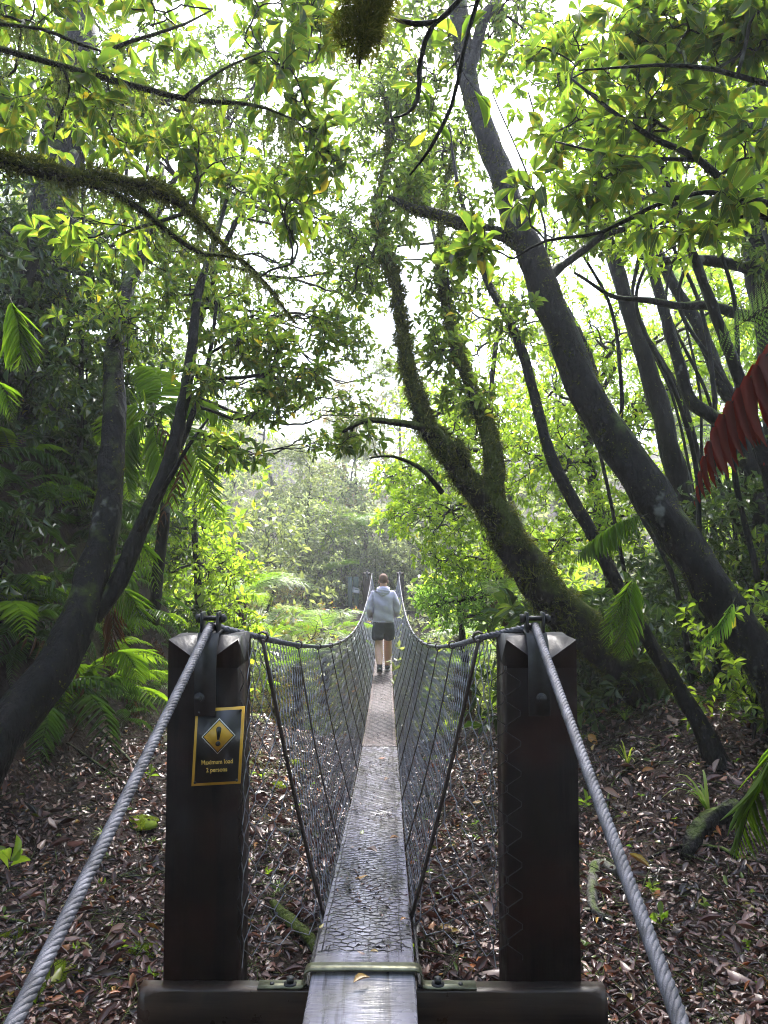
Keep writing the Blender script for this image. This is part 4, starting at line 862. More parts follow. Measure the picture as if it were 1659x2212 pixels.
l2c = pxpath([(330, 1080, 5, 18), (415, 900, 5.3, 14), (450, 780, 5.5, 10), (470, 640, 5.7, 7)])
tree('forked_tree', 'dark smooth tree with a forked curving trunk left of the left post', 'tree', l1[0][0], [l1, l2], [l2b, l2c],
     [(540, 740, 5.4, 110, 80, .5, 46), (640, 800, 5.3, 90, 80, .45, 34), (420, 640, 5.6, 120, 90, .5, 46), (330, 500, 6.3, 150, 110, .6, 70), (480, 420, 5.9, 120, 90, .5, 46), (250, 700, 5.4, 130, 80, .5, 38), (500, 970, 4.7, 80, 50, .3, 12), (580, 880, 5.2, 70, 60, .35, 18), (720, 700, 5.4, 70, 60, .35, 20), (430, 820, 5.2, 70, 60, .3, 16)],
     leaf='leaf_near', tpl=T_MID, L=.10, moss=[(0, 2500, .02, .2, (0, TWO)), (3, 400, .02, .2, (0, TWO))], hang=[(1, 60, .16)], m=6)
l3 = pxpath([(50, 1480, 7.2, 150), (60, 1200, 7.2, 135), (70, 900, 7.2, 125), (88, 700, 7.2, 118), (105, 520, 7.3, 108), (135, 330, 7.5, 90), (165, 100, 7.8, 76), (180, -60, 8, 60)])
l3b = pxpath([(-60, 980, 6.4, 34), (5, 830, 6.2, 34), (42, 660, 6.2, 34), (75, 540, 6.3, 32), (112, 430, 6.6, 28), (160, 330, 7, 20)])
tree('forest_tree', 'very thick dark trunk standing at the far left behind the hanging leaves', 'tree', l3[0][0], [l3], [l3b],
     [(120, 250, 7.6, 190, 130, .9, 130), (300, 170, 8, 180, 130, .9, 130), (40, 560, 7, 120, 120, .5, 40), (180, 620, 6.8, 100, 110, .5, 50), (460, 280, 8.2, 150, 120, .8, 90)], leaf='leaf_mid', L=.10, moss=[(0, 4000, .06, .6, (0, TWO)), (1, 800, .03, .4, (0, TWO))])
def P3(x, y, d, w_): return (x, y, d, w_)
Lx = W_((-2.45, 2.3, float(H(-2.45, 2.3)) - .3, .2), (-2.35, 2.35, 1.0, .17), (-2.2, 2.45, 2.2, .15), (-2.0, 2.5, 3.4, .11), (-1.8, 2.6, 4.8, .06))
b1 = pxpath([(-620, 300, 2.55, 75), (-250, 318, 2.6, 62), (0, 345, 2.75, 50), (150, 378, 2.95, 44), (300, 403, 3.15, 40), (385, 430, 3.35, 34), (470, 520, 3.55, 20), (560, 600, 3.8, 12), (640, 700, 4.0, 6)], .62)
b2 = pxpath([(190, 395, 3.0, 24), (300, 450, 3.15, 22), (365, 500, 3.25, 18), (440, 548, 3.4, 14), (520, 560, 3.5, 9), (600, 640, 3.7, 5)], .7)
b3 = pxpath([(-620, 70, 2.6, 34), (-200, 85, 2.65, 26), (0, 103, 2.75, 20), (130, 140, 2.85, 20), (230, 172, 2.95, 20), (320, 195, 3.05, 20), (420, 214, 3.15, 18), (540, 226, 3.25, 12), (640, 260, 3.4, 5)], .7)
b4 = pxpath([(200, 155, 2.9, 11), (250, 105, 2.95, 10), (320, 78, 3.0, 8), (400, 50, 3.1, 6), (460, 20, 3.2, 3)])
b5 = pxpath([(400, 210, 3.1, 9), (445, 175, 3.15, 8), (500, 140, 3.2, 6), (570, 110, 3.3, 4)])
b6 = pxpath([(0, 52, 2.9, 9), (90, 65, 2.95, 8), (160, 90, 3.0, 8), (215, 108, 3.05, 5)])
b7 = pxpath([(130, 135, 2.85, 6), (150, 190, 2.85, 6), (130, 250, 2.9, 5), (115, 300, 2.95, 4)])
tree('mossy_branch_tree', 'left hand tree with horizontal branches wrapped in thick green moss', 'tree', Lx[0][0], [Lx], [b1, b2, b3, b4, b5, b6, b7],
     [(140, 200, 2.95, 150, 60, .25, 11), (60, 30, 3.2, 130, 70, .3, 15), (330, 30, 3.4, 170, 80, .35, 22), (560, 60, 3.6, 130, 90, .35, 20), (640, 200, 3.6, 110, 90, .35, 18), (440, 330, 3.6, 110, 70, .3, 18), (700, 320, 3.9, 90, 70, .3, 20), (240, 270, 3.5, 150, 60, .3, 22), (60, 260, 3.4, 90, 80, .3, 14), (620, 420, 4, 90, 80, .3, 20), (200, 520, 3.9, 150, 60, .3, 16), (700, 40, 3.8, 80, 80, .3, 20)],
     bark='bark_mossy', leaf='leaf_near', tpl=T_NEAR, L=.115, m=5, stem=2, wr=.42, twig_r=.0019, avoid=1.9,
     moss=[(1, 20000, .045, .1, (0, TWO)), (2, 3500, .035, .4, (0, TWO)), (3, 5000, .026, .4, (0, TWO)), (4, 500, .012, .4, (0, TWO)), (5, 500, .012, .4, (0, TWO))], hang=[(1, 260, .14), (2, 70, .12), (3, 260, .3), (5, 60, .2), (6, 40, .2)])
# the clump of moss dangling at the top centre and the dark twigs beside it
Ox = W_((1.3, -.9, float(H(1.3, -.9)) - .2, .14), (1.25, -.7, 1.5, .12), (1.1, -.3, 3.1, .09), (.9, .4, 4.2, .06))
c1 = pxpath([(1500, -1300, 1.7, 50), (1000, -520, 1.6, 30), (840, -200, 1.52, 24), (795, -60, 1.5, 24), (785, 40, 1.5, 20), (780, 100, 1.5, 12), (776, 150, 1.5, 3)])
c2 = pxpath([(1300, -700, 1.7, 26), (1080, -130, 1.75, 14), (1030, 10, 1.8, 11), (1000, 110, 1.82, 9), (975, 230, 1.85, 8), (930, 320, 1.87, 7), (885, 380, 1.9, 4)])
c3 = pxpath([(1100, -100, 1.75, 12), (990, 5, 1.75, 12), (945, 45, 1.75, 12), (895, 48, 1.75, 11), (850, 42, 1.75, 8)])
c4 = pxpath([(940, 50, 1.75, 10), (918, 90, 1.76, 11), (906, 150, 1.77, 10), (903, 210, 1.78, 11), (880, 245, 1.8, 6), (850, 255, 1.8, 3)])
tr = tree('overhanging_tree', 'dark twigs and a shaggy clump of moss dangling at the top centre', 'tree', Ox[0][0], [Ox], [c1, c2, c3, c4],
     [(960, 190, 2.0, 90, 120, .12, 6), (900, 60, 2.1, 60, 60, .1, 3)], leaf='leaf_near', tpl=T_NEAR, L=.085, m=2, stem=1, bark='bark', avoid=1.1, twig_r=.001, rough=.16)
mm = MB(); cp = pxpath([(850, -230, 1.52, 70), (800, -60, 1.5, 100), (788, 20, 1.5, 110), (780, 70, 1.5, 92), (772, 110, 1.5, 50), (775, 135, 1.5, 14)])
fuzz(mm, cp[0], cp[1] * .85, 9000, .034, wdt=.0014, hang=.1, rndlo=.35); fuzz(mm, cp[0], cp[1] * .35, 4000, .03, wdt=.0018, hang=.5); strands(mm, cp[0], cp[1], 60, .08, .002)
mm.v = [x - Ox[0][0].astype(np.float32) for x in mm.v]; mm.build('moss', M['moss'], tr)

# ------------------------------------------------------------------ ferns
def frond_mb(path, nseg, plen, kind='blechnum', side=None, droop=.25, wid=0.0066, ang=28, taper=.75, rr=.003, start=.12):
    """a frond along a 3-D path; kind blechnum = undivided leaflets, tree = divided ones"""
    path = np.asarray(path, float); sl = np.r_[0, np.cumsum(np.linalg.norm(np.diff(path, axis=0), axis=1))]; Lt = sl[-1]
    mb = MB(); s = np.linspace(0, Lt, 22); pp = np.stack([np.interp(s, sl, path[:, k]) for k in range(3)], -1); mb.tube(pp, np.linspace(rr, rr * .25, 22), 5, cap=False, attr=.1, mi=1)
    t = np.linspace(start, .995, nseg); s = t * Lt; c = np.stack([np.interp(s, sl, path[:, k]) for k in range(3)], -1); e = .02 * Lt
    T = nrm(np.stack([np.interp(np.minimum(s + e, Lt), sl, path[:, k]) - np.interp(np.maximum(s - e, 0), sl, path[:, k]) for k in range(3)], -1))
    if side is None: side = np.cross(T, np.array([0, 0, 1.]))
    S = nrm(np.broadcast_to(side, T.shape) - T * np.sum(np.broadcast_to(side, T.shape) * T, -1, keepdims=True)); N = np.cross(S, T)
    N = N * np.sign(N[:, 2:3] + 1e-6)
    prof = np.sin(np.pi * np.clip(t, 0, 1) ** taper) ** .75; prof = np.maximum(prof, .08) * plen; a = math.radians(ang)
    for sg in (-1, 1):
        jt = RNG.normal(size=(nseg, 3)) * .06
        d = S * sg * math.cos(a) + T * math.sin(a) + jt; d[:, 2] -= droop * RNG.uniform(.6, 1.3, nseg); d = nrm(d)
        if kind == 'blechnum':
            mb.inst(T_PINNA, c, d, N + jt, prof * RNG.uniform(.9, 1.08, nseg), wid * np.clip(prof / plen, .35, 1), RNG.uniform(.2, .8) + RNG.normal(size=nseg) * .12)
        else:
            q = 13; u = np.linspace(.06, .97, q)
            for sg2 in (-1, 1):
                O = (c[:, None] + d[:, None] * (u[None, :, None] * prof[:, None, None])).reshape(-1, 3)
                Nn = np.repeat(N, q, 0); Dd = np.repeat(d, q, 0); pr = np.repeat(prof, q); uu = np.tile(u, nseg)
                x = nrm(np.cross(Nn, Dd)); dd = x * sg2 + Dd * .45 + RNG.normal(size=O.shape) * .08; dd[:, 2] -= .1
                mb.inst(T_FAR, O, dd, Nn, pr * .16 * (1.1 - .8 * uu), pr * .028 * (1.1 - .7 * uu), RNG.uniform(.2, .8) + RNG.normal(size=len(O)) * .1)
    return mb
def arc_path(L, rise, droop, n=14):
    t = np.linspace(0, 1, n); th = rise - droop * t ** 1.2; dx = np.cos(th) * L / n; dz = np.sin(th) * L / n
    return np.c_[np.cumsum(dx) - dx[0], np.zeros(n), np.cumsum(dz) - dz[0]]
FR = {}
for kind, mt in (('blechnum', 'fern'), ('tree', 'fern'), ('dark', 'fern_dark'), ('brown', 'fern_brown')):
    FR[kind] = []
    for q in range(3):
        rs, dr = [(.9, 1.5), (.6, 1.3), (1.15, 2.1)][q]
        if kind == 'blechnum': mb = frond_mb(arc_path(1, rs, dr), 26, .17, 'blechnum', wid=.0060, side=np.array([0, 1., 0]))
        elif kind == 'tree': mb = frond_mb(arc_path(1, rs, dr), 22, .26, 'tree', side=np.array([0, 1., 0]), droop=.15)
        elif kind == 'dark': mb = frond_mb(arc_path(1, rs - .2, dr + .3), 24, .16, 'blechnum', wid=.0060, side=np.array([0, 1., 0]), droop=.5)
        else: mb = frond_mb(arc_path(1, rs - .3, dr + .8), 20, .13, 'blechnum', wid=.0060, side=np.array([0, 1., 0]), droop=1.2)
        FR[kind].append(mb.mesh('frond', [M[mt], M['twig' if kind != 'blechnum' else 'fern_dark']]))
def fern(label, loc, size, n, kind='tree', group='ferns growing on the gully banks', tilt=0, brown=0, name='fern', az=None, stem=0, spread=.35):
    loc = np.asarray(loc, float); root = thing(name, label, 'fern', loc, group); a0 = random.random() * 6.28
    if stem:
        mb = MB(); pth, rd = smooth_path([(0, 0, -.2), (.03, 0, stem * .5), (0, .02, stem)], [.09, .07, .08], .1); mb.tube(pth, rd, 10, rough=.15); fuzz(mb, pth, rd, 1200, .09, wdt=.006, hang=.8); mb.build('trunk', M['fern_brown'], root)
    for k in range(n):
        kd = 'brown' if k < brown else kind; me = random.choice(FR[kd]); o = bpy.data.objects.new('frond', me); COL.objects.link(o); o.parent = root
        ang = a0 + k / n * 6.283 + random.uniform(-.25, .25) if az is None else random.uniform(*az)
        o.rotation_euler = (random.uniform(-.3, .3), random.uniform(-spread, spread) + (.9 if k < brown else tilt), ang); s = size * random.uniform(.75, 1.15); o.scale = (s, s, s); o.location = (0, 0, stem)
    return root
# hero fronds drawn along their own paths
def hero_fern(label, base, fronds, name='fern', group=None):
    base = np.asarray(base, float); root = thing(name, label, 'fern', base, group)
    for (rows, nseg, plen, kind, mat, kw) in fronds:
        pth, _ = smooth_path([P(*r) if len(r) == 3 else P(*r[:3]) for r in rows], [0] * len(rows), .04); lab = kw.pop('label', None); kw['wid'] = kw.get('wid', .01) * (.62 if kind == 'blechnum' and mat == 'fern' else 1); nseg = int(nseg * (1.12 if mat == 'fern' else 1))
        mb = frond_mb(pth, nseg, plen, kind, **kw); mb.v = [x - base.astype(np.float32) for x in mb.v]; o = mb.build('frond', [M[mat], M['twig']], root)
        if lab: o['label'] = lab
    return root
X = np.array([1., 0, 0])
hero_fern('fern hanging from the right edge with a drooping dark red dead frond', P(1800, 640, 2.3),
          [([(1800, 640, 2.3), (1700, 715, 2.2), (1640, 790, 2.15), (1575, 880, 2.15), (1530, 970, 2.15), (1500, 1085, 2.15)], 19, .22, 'blechnum', 'fern_red', dict(droop=4.0, wid=.0028, side=np.array([.35, 1, 0]), ang=8, rr=.0035, start=.08, label='drooping dark red dead frond')),
           ([(1800, 640, 2.3), (1760, 760, 2.25), (1700, 900, 2.2), (1650, 1000, 2.2)], 10, .14, 'blechnum', 'fern_red', dict(droop=3.2, wid=.003, side=X, ang=15)),
           ([(1800, 640, 2.35), (1700, 640, 2.6), (1600, 700, 2.9), (1540, 740, 3.1)], 20, .2, 'tree', 'fern', dict(side=np.array([.3, 0, 1]))) ])
hero_fern('bright green fern with drooping fronds at the lower right edge', P(1780, 1560, 2.5),
          [([(1780, 1560, 2.5), (1700, 1590, 2.45), (1650, 1660, 2.4), (1618, 1750, 2.4), (1592, 1850, 2.4)], 30, .20, 'blechnum', 'fern', dict(droop=2.0, wid=0.0055, side=X, ang=20)),
           ([(1780, 1560, 2.5), (1750, 1650, 2.4), (1700, 1760, 2.35), (1690, 1840, 2.3)], 20, .16, 'blechnum', 'fern', dict(droop=1.6, wid=0.0055, side=X, ang=20))])
hero_fern('vivid green fern hanging in front of the slender leaning tree', P(1375, 1240, 5.0),
          [([(1375, 1240, 5.0), (1358, 1300, 4.9), (1350, 1370, 4.85), (1345, 1425, 4.8)], 26, .20, 'blechnum', 'fern', dict(droop=1.0, wid=0.0072, side=X, ang=25)),
           ([(1375, 1240, 5.0), (1345, 1290, 4.9), (1318, 1360, 4.85), (1310, 1400, 4.8)], 22, .15, 'blechnum', 'fern', dict(droop=1.0, wid=0.0066, side=X, ang=25)),
           ([(1400, 1110, 5.1), (1340, 1130, 5.0), (1280, 1170, 5.0), (1235, 1215, 5.0)], 24, .20, 'blechnum', 'fern', dict(droop=1.5, wid=0.0072, side=np.array([.5, 1, 0]), ang=20)),
           ([(1590, 1290, 4.6), (1560, 1340, 4.55), (1500, 1400, 4.5)], 18, .12, 'blechnum', 'leaf_pale', dict(droop=1.6, wid=0.0060, side=X)) ])
hero_fern('green fern frond hanging over the thick dark trunk at the left edge', P(20, 640, 3.9),
          [([(20, 640, 3.9), (38, 690, 3.85), (45, 745, 3.8), (40, 800, 3.8)], 24, .2, 'blechnum', 'fern', dict(droop=1.1, wid=0.0066, side=X, ang=30)),
           ([(-60, 820, 3.9), (0, 830, 3.85), (20, 870, 3.8), (25, 910, 3.8)], 16, .12, 'blechnum', 'fern', dict(droop=1.1, wid=0.0066, side=X, ang=30))])
hero_fern('large fern with long bright fronds spreading behind the forked tree', P(330, 900, 6.0),
          [([(330, 900, 6.0), (390, 925, 6.0), (430, 1000, 5.9), (455, 1075, 5.9), (470, 1135, 5.8)], 36, .27, 'blechnum', 'fern', dict(droop=.55, wid=0.0116, side=X, ang=35)),
           ([(330, 900, 6.0), (390, 870, 6.2), (450, 880, 6.3), (500, 930, 6.3)], 32, .24, 'blechnum', 'fern', dict(droop=.7, wid=.02, side=X, ang=35)),
           ([(330, 900, 6.0), (340, 960, 5.9), (365, 1040, 5.8), (380, 1100, 5.8)], 32, .24, 'blechnum', 'fern', dict(droop=.7, wid=.02, side=X, ang=30)),
           ([(330, 900, 6.0), (290, 880, 6.0), (250, 900, 6.1), (215, 960, 6.1)], 32, .25, 'blechnum', 'fern', dict(droop=.7, wid=.02, side=X, ang=35)),
           ([(330, 900, 6.0), (280, 940, 5.9), (270, 1010, 5.8), (280, 1080, 5.8)], 32, .23, 'blechnum', 'fern', dict(droop=.8, wid=.02, side=X, ang=30)),
           ([(330, 900, 6.0), (350, 840, 6.2), (330, 800, 6.5), (280, 790, 6.8)], 32, .24, 'blechnum', 'fern', dict(droop=.5, wid=.02, side=X, ang=35)),
           ([(330, 900, 6.0), (395, 1000, 5.6), (345, 1130, 5.4), (338, 1190, 5.4)], 18, .14, 'blechnum', 'fern_brown', dict(droop=1.6, wid=0.0077, side=X, ang=20, label='withered brown frond'))])
hero_fern('fern with mixed green and brown fronds beside the base of the forked tree', P(215, 1290, 5.6),
          [([(215, 1290, 5.6), (250, 1270, 5.5), (290, 1300, 5.4), (305, 1370, 5.3)], 22, .22, 'blechnum', 'fern', dict(droop=1.0, wid=0.0083, side=X)),
           ([(215, 1290, 5.6), (245, 1330, 5.4), (235, 1400, 5.3), (225, 1440, 5.3)], 20, .18, 'blechnum', 'fern_brown', dict(droop=1.6, wid=0.0077, side=X)),
           ([(240, 1420, 5.4), (265, 1410, 5.3), (290, 1440, 5.2), (300, 1490, 5.1)], 18, .17, 'blechnum', 'fern', dict(droop=.8, wid=0.0083, side=X)),
           ([(215, 1290, 5.6), (290, 1180, 5.4), (320, 1200, 5.3), (340, 1280, 5.2)], 22, .2, 'blechnum', 'fern', dict(droop=1.2, wid=0.0077, side=X))])
# ---- dark ferns covering the steep left bank and the right bank
k = 0
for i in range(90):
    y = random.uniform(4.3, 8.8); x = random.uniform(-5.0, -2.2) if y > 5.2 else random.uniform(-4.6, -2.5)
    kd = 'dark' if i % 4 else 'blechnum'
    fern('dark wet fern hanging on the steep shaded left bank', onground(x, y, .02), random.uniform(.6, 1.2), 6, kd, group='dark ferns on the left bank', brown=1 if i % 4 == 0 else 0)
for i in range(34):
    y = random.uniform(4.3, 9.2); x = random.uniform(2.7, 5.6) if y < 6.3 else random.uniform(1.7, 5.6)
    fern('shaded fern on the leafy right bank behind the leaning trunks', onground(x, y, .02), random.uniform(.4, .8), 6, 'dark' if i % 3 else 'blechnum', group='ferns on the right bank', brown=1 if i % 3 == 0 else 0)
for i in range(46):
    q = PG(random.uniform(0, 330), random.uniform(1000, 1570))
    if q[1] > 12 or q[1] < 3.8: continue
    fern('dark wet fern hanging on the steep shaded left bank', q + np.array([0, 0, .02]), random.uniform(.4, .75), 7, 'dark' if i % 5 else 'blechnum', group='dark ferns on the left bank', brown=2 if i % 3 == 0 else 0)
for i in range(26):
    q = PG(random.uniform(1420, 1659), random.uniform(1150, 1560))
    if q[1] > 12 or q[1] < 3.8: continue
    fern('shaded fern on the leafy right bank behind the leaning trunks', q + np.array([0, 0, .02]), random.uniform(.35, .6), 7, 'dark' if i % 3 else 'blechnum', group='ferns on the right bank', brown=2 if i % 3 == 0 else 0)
for (px, py, d, s, n, st, lb) in [(520, 1290, 12.5, 1.5, 9, 1.6, 'pale green tree fern rising from the gully left of the bridge'), (700, 1370, 15, 1.5, 10, 1.3, 'broad tree fern crown just left of the hand cable'),
                                  (590, 1370, 14, 1.3, 9, 1.2, 'tree fern spreading low beside the russet shrub'), (990, 1370, 12, 1.0, 8, 1.0, 'small tree fern right of the hand cable'),
                                  (715, 1235, 26, 1.3, 9, 1.3, 'pale tree fern beside the green information stand'), (790, 1150, 28, 2.6, 12, 3.0, 'large shadowy tree fern behind the far posts'),
                                  (1090, 1290, 9.5, .9, 8, .9, 'brown and green tree fern below the mossy trunk'), (640, 1440, 11.5, 1.2, 9, 1.0, 'dark tree fern seen through the left mesh'),
                                  (1010, 1450, 11, 1.1, 9, 1.0, 'green tree fern seen through the right mesh'), (470, 1400, 11, 1.1, 8, 1.0, 'tree fern just left above the left post')]:
    c = P(px, py, d); fern(lb, c - np.array([0, 0, st]), s, n, 'tree', group=None, stem=st, brown=2 if 'brown' in lb else 0, name='tree_fern', spread=.2)

# ------------------------------------------------------------------ background plants as copies
def proto(h, rad, ntips, L, leaf, m=9, trunk=.08, nstem=1, tpl=T_FAR, low=.25, wr=.45, bark='bark', droop=.2, tw=.004):
    TR = MB(); BR = MB(); CR = MB()
    for s in range(nstem):
        a = s / nstem * 6.28; rr_ = .25 * rad if nstem > 1 else .08 * rad
        rows = [(0 + .1 * math.cos(a) * (nstem > 1), .1 * math.sin(a) * (nstem > 1), -.4)]
        for q in range(1, 6): rows.append((rr_ * q / 3 * math.cos(a) + random.uniform(-.05, .05) * h * .4, rr_ * q / 3 * math.sin(a) + random.uniform(-.05, .05) * h * .4, h * .78 * q / 5))
        p, r = smooth_path(rows, [trunk * (1 - .14 * q) for q in range(6)], .2); TR.tube(p, r, 8, rough=.1)
        nb = max(3, int(7 / nstem) + 1)
        for b_ in range(nb):
            zc = h * (low + (1 - low) * (b_ + .5) / nb); f = math.sin(math.pi * min(.95, (b_ + .8) / (nb + .6))) ** .6
            aa = a + b_ * 2.4; c = np.array([math.cos(aa) * rad * .5 * f, math.sin(aa) * rad * .5 * f, zc]) + np.array([p[-1][0], p[-1][1], 0]) * .4
            n = max(4, int(ntips / nstem / nb)); v = nrm(RNG.normal(size=(n, 3))) * RNG.random((n, 1)) ** .4; tips = c + v * np.array([rad * .55 * f + .1, rad * .55 * f + .1, h * (1 - low) / nb * .85])
            k_ = int(np.argmin(np.linalg.norm(p - (c - np.array([0, 0, .25 * h / nb * 2])), axis=1))); S, RR, td = grow(p[k_], tips, tw, sdir=c - p[k_], rmax=trunk * .6)
            BR.tubes(S, RR, 3); whorls(CR, tips, nrm(td + np.array([0, 0, .2])), m, L, tpl, wr=wr, stemleaves=3, stemlen=L * 2.5, droop=droop)
    return (TR.mesh('trunk', M[bark], True), BR.mesh('branches', M['twig']), CR.mesh('crown', M[leaf]))
def place(pr, name, label, cat, loc, s=1.0, rot=None, group=None, sz=None):
    root = thing(name, label, cat, loc, group); root.rotation_euler = (random.uniform(-.06, .06), random.uniform(-.06, .06), random.uniform(0, 6.28) if rot is None else rot); root.scale = (s, s, s * (sz or 1))
    for nm, me in zip(('trunk', 'branches', 'crown'), pr):
        o = bpy.data.objects.new(nm, me); COL.objects.link(o); o.parent = root
    return root
PR_T = [proto(9, 3.0, 900, .16, 'far_green_hazed', trunk=.13), proto(8, 2.6, 800, .14, 'far_grey_hazed', trunk=.11, bark='bark_pale'), proto(10, 3.4, 900, .17, 'leaf_yellow', trunk=.14), proto(9, 2.8, 700, .13, 'leaf_brown', trunk=.1)]
PR_S = [proto(2.6, 1.2, 420, .085, 'far_green_hazed', nstem=3, trunk=.03, low=.1, tw=.0022), proto(2.4, 1.3, 420, .07, 'far_grey_hazed', nstem=3, trunk=.03, low=.1, tw=.0022),
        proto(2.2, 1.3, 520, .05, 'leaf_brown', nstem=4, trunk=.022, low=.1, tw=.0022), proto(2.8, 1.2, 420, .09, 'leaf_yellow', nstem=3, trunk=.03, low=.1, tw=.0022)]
PR_U = [proto(.9, .55, 80, .10, 'leaf_dark', nstem=3, trunk=.012, low=.1, tpl=T_MID, m=5, tw=.0016, wr=.4), proto(.8, .55, 90, .075, 'leaf_mid', nstem=3, trunk=.012, low=.1, tpl=T_MID, m=5, tw=.0016, wr=.4), proto(.7, .5, 110, .05, 'leaf_yellow', nstem=4, trunk=.01, low=.05, tpl=T_MID, m=5, tw=.0014, wr=.45)]
far = [(-8.5, 27, 0, 1.0), (-4.4, 29, 1, .95), (-1.2, 33, 3, .9), (2.6, 31, 1, .9), (6.5, 28, 0, 1.0), (10.5, 27, 2, 1.1), (-13, 29, 2, 1.1), (-7, 35, 1, .9), (-2.5, 40, 0, .8), (3.2, 39, 3, .8), (8, 36, 0, 1.0), (14, 33, 0, 1.2), (-17, 31, 0, 1.2),
       (-11, 22, 0, .9), (-15, 25, 1, 1.1), (12, 21, 0, 1.0), (16, 25, 2, 1.2), (-12, 17, 2, .95), (13, 16, 0, 1.0), (9.5, 22, 1, .9), (-1.6, 31.5, 1, .8), (2.2, 32.5, 1, .8), (.2, 35, 0, 1.0), (-3, 26.5, 0, .6), (4, 25.5, 1, .7)]
for i, (x, y, k, s) in enumerate(far):
    place(PR_T[k], 'bushy_tree', 'tall hazy tree in the misty forest beyond the gully', 'tree', onground(x, y), s, group='misty trees beyond the gully')
side = [(-6.2, 12.5, 0, .8), (-7.4, 9.5, 2, .8), (-8.5, 14, 1, .9), (6.6, 13, 2, .75), (7.4, 9.5, 0, .8), (8.8, 12, 0, .9), (6.0, 17.5, 1, .8), (-6.8, 18.5, 1, .75), (-9.5, 6, 0, .9), (9.5, 6, 2, .9)]
for i, (x, y, k, s) in enumerate(side):
    place(PR_T[k], 'bushy_tree', 'leafy tree in the dense wood on the flanks of the gully', 'tree', onground(x, y), s, group='trees on the gully flanks')
sh = []
for i in range(46):
    y = random.uniform(10.8, 26.5); sg = random.choice((-1, 1)); x = sg * random.uniform(1.25 if y < 21 else 1.5, 2.2 + (y - 8) * .28)
    if y > 20 and -3.0 < x < -.4: continue
    sh.append((x, y))
for i, (x, y) in enumerate(sh):
    k = random.choice((0, 1, 1, 2, 3)); s = random.uniform(.8, 1.25)
    z = float(H(x, y)); want = (zdeck(min(y, 24)) - .2 + random.uniform(-.5, .7)); need = (want - z) / 2.4; s = float(np.clip(need, .7, 1.75))
    place(PR_S[k], 'shrub', 'tangled misty shrub filling the gully beside the bridge', 'shrub', (x, y, z), s, group='misty shrubs in the gully')
for (x, y, k, s, lb) in [(-1.9, 15.8, 2, 1.95, 'russet small leaved shrub beside the bridge, left of the walker'), (-3.2, 10.9, 3, 1.7, 'bright yellow green shrub above the left post'), (-2.7, 13.2, 1, 1.9, 'pale twiggy shrub behind the left cable saddle'),
                          (2.5, 13.2, 3, 1.9, 'bright shrub right of the walker below the leafy tree'), (2.1, 17.5, 1, 2.0, 'pale misty shrub near the right hand cable'), (-3.9, 19, 0, 2.2, 'tall green shrub in the middle of the mist left of the stand'),
                          (-2.3, 27.5, 3, 1.2, 'low yellow shrub behind the green information stand'), (2.2, 27, 1, 1.4, 'low pale shrub behind the right far post'), (-4.6, 11.8, 3, 1.9, 'yellow green shrub left of the tree fern beyond the forked tree')]:
    place(PR_S[k], 'shrub', lb, 'shrub', (x, y, float(H(x, y))), s)
for i in range(56):
    sg = -1 if i % 3 == 0 else 1; y = random.uniform(4.6, 9.8)
    x = sg * (random.uniform(2.3, 5.6) if sg < 0 or y < 6.2 else random.uniform(1.5, 5.5)); k = random.choice((0, 0, 1, 2)) if sg > 0 else random.choice((0, 0, 1))
    place(PR_U[k], 'small_shrub', 'knee high leafy sapling among the ferns on the %s bank' % ('left' if sg < 0 else 'right'), 'shrub', onground(x, y), random.uniform(.7, 1.5), group='saplings on the %s bank' % ('left' if sg < 0 else 'right'))
for i, (x, y) in enumerate([(-.9, 28.2), (.9, 26.6), (1.5, 25.6), (-2.4, 26), (-3.6, 25.2), (0, 29.5), (2.6, 26.4), (3.8, 25.5), (-1.6, 27.2), (1.2, 28.6), (-4.8, 26.5), (5.2, 27), (.3, 27.3), (-.4, 26.9)]):
    place(PR_S[(0, 1, 0, 1, 2)[i % 5]], 'shrub', 'misty undergrowth shrub on the rise behind the far posts', 'shrub', (x, y, float(H(x, y)) - .1), random.uniform(.7, 1.1), group='shrubs behind the far posts')
PR_M = proto(2.6, 1.4, 460, .085, 'mist_tinted_green', nstem=3, trunk=.025, low=.05, tw=.0022, bark='bark_pale')
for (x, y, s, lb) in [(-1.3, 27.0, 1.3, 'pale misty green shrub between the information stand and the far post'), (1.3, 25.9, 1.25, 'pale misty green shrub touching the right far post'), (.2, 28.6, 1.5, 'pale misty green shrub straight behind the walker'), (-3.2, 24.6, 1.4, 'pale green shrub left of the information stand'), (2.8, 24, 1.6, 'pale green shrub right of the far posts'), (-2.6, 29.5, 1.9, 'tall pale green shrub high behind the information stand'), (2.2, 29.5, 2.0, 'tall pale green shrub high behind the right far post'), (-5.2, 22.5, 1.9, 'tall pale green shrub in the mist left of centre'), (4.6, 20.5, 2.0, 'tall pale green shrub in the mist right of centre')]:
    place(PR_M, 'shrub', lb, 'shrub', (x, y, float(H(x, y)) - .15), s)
PR_D = proto(2.4, 1.25, 420, .10, 'leaf_dark', nstem=3, trunk=.03, low=.08, tw=.0022, tpl=T_MID, m=7)
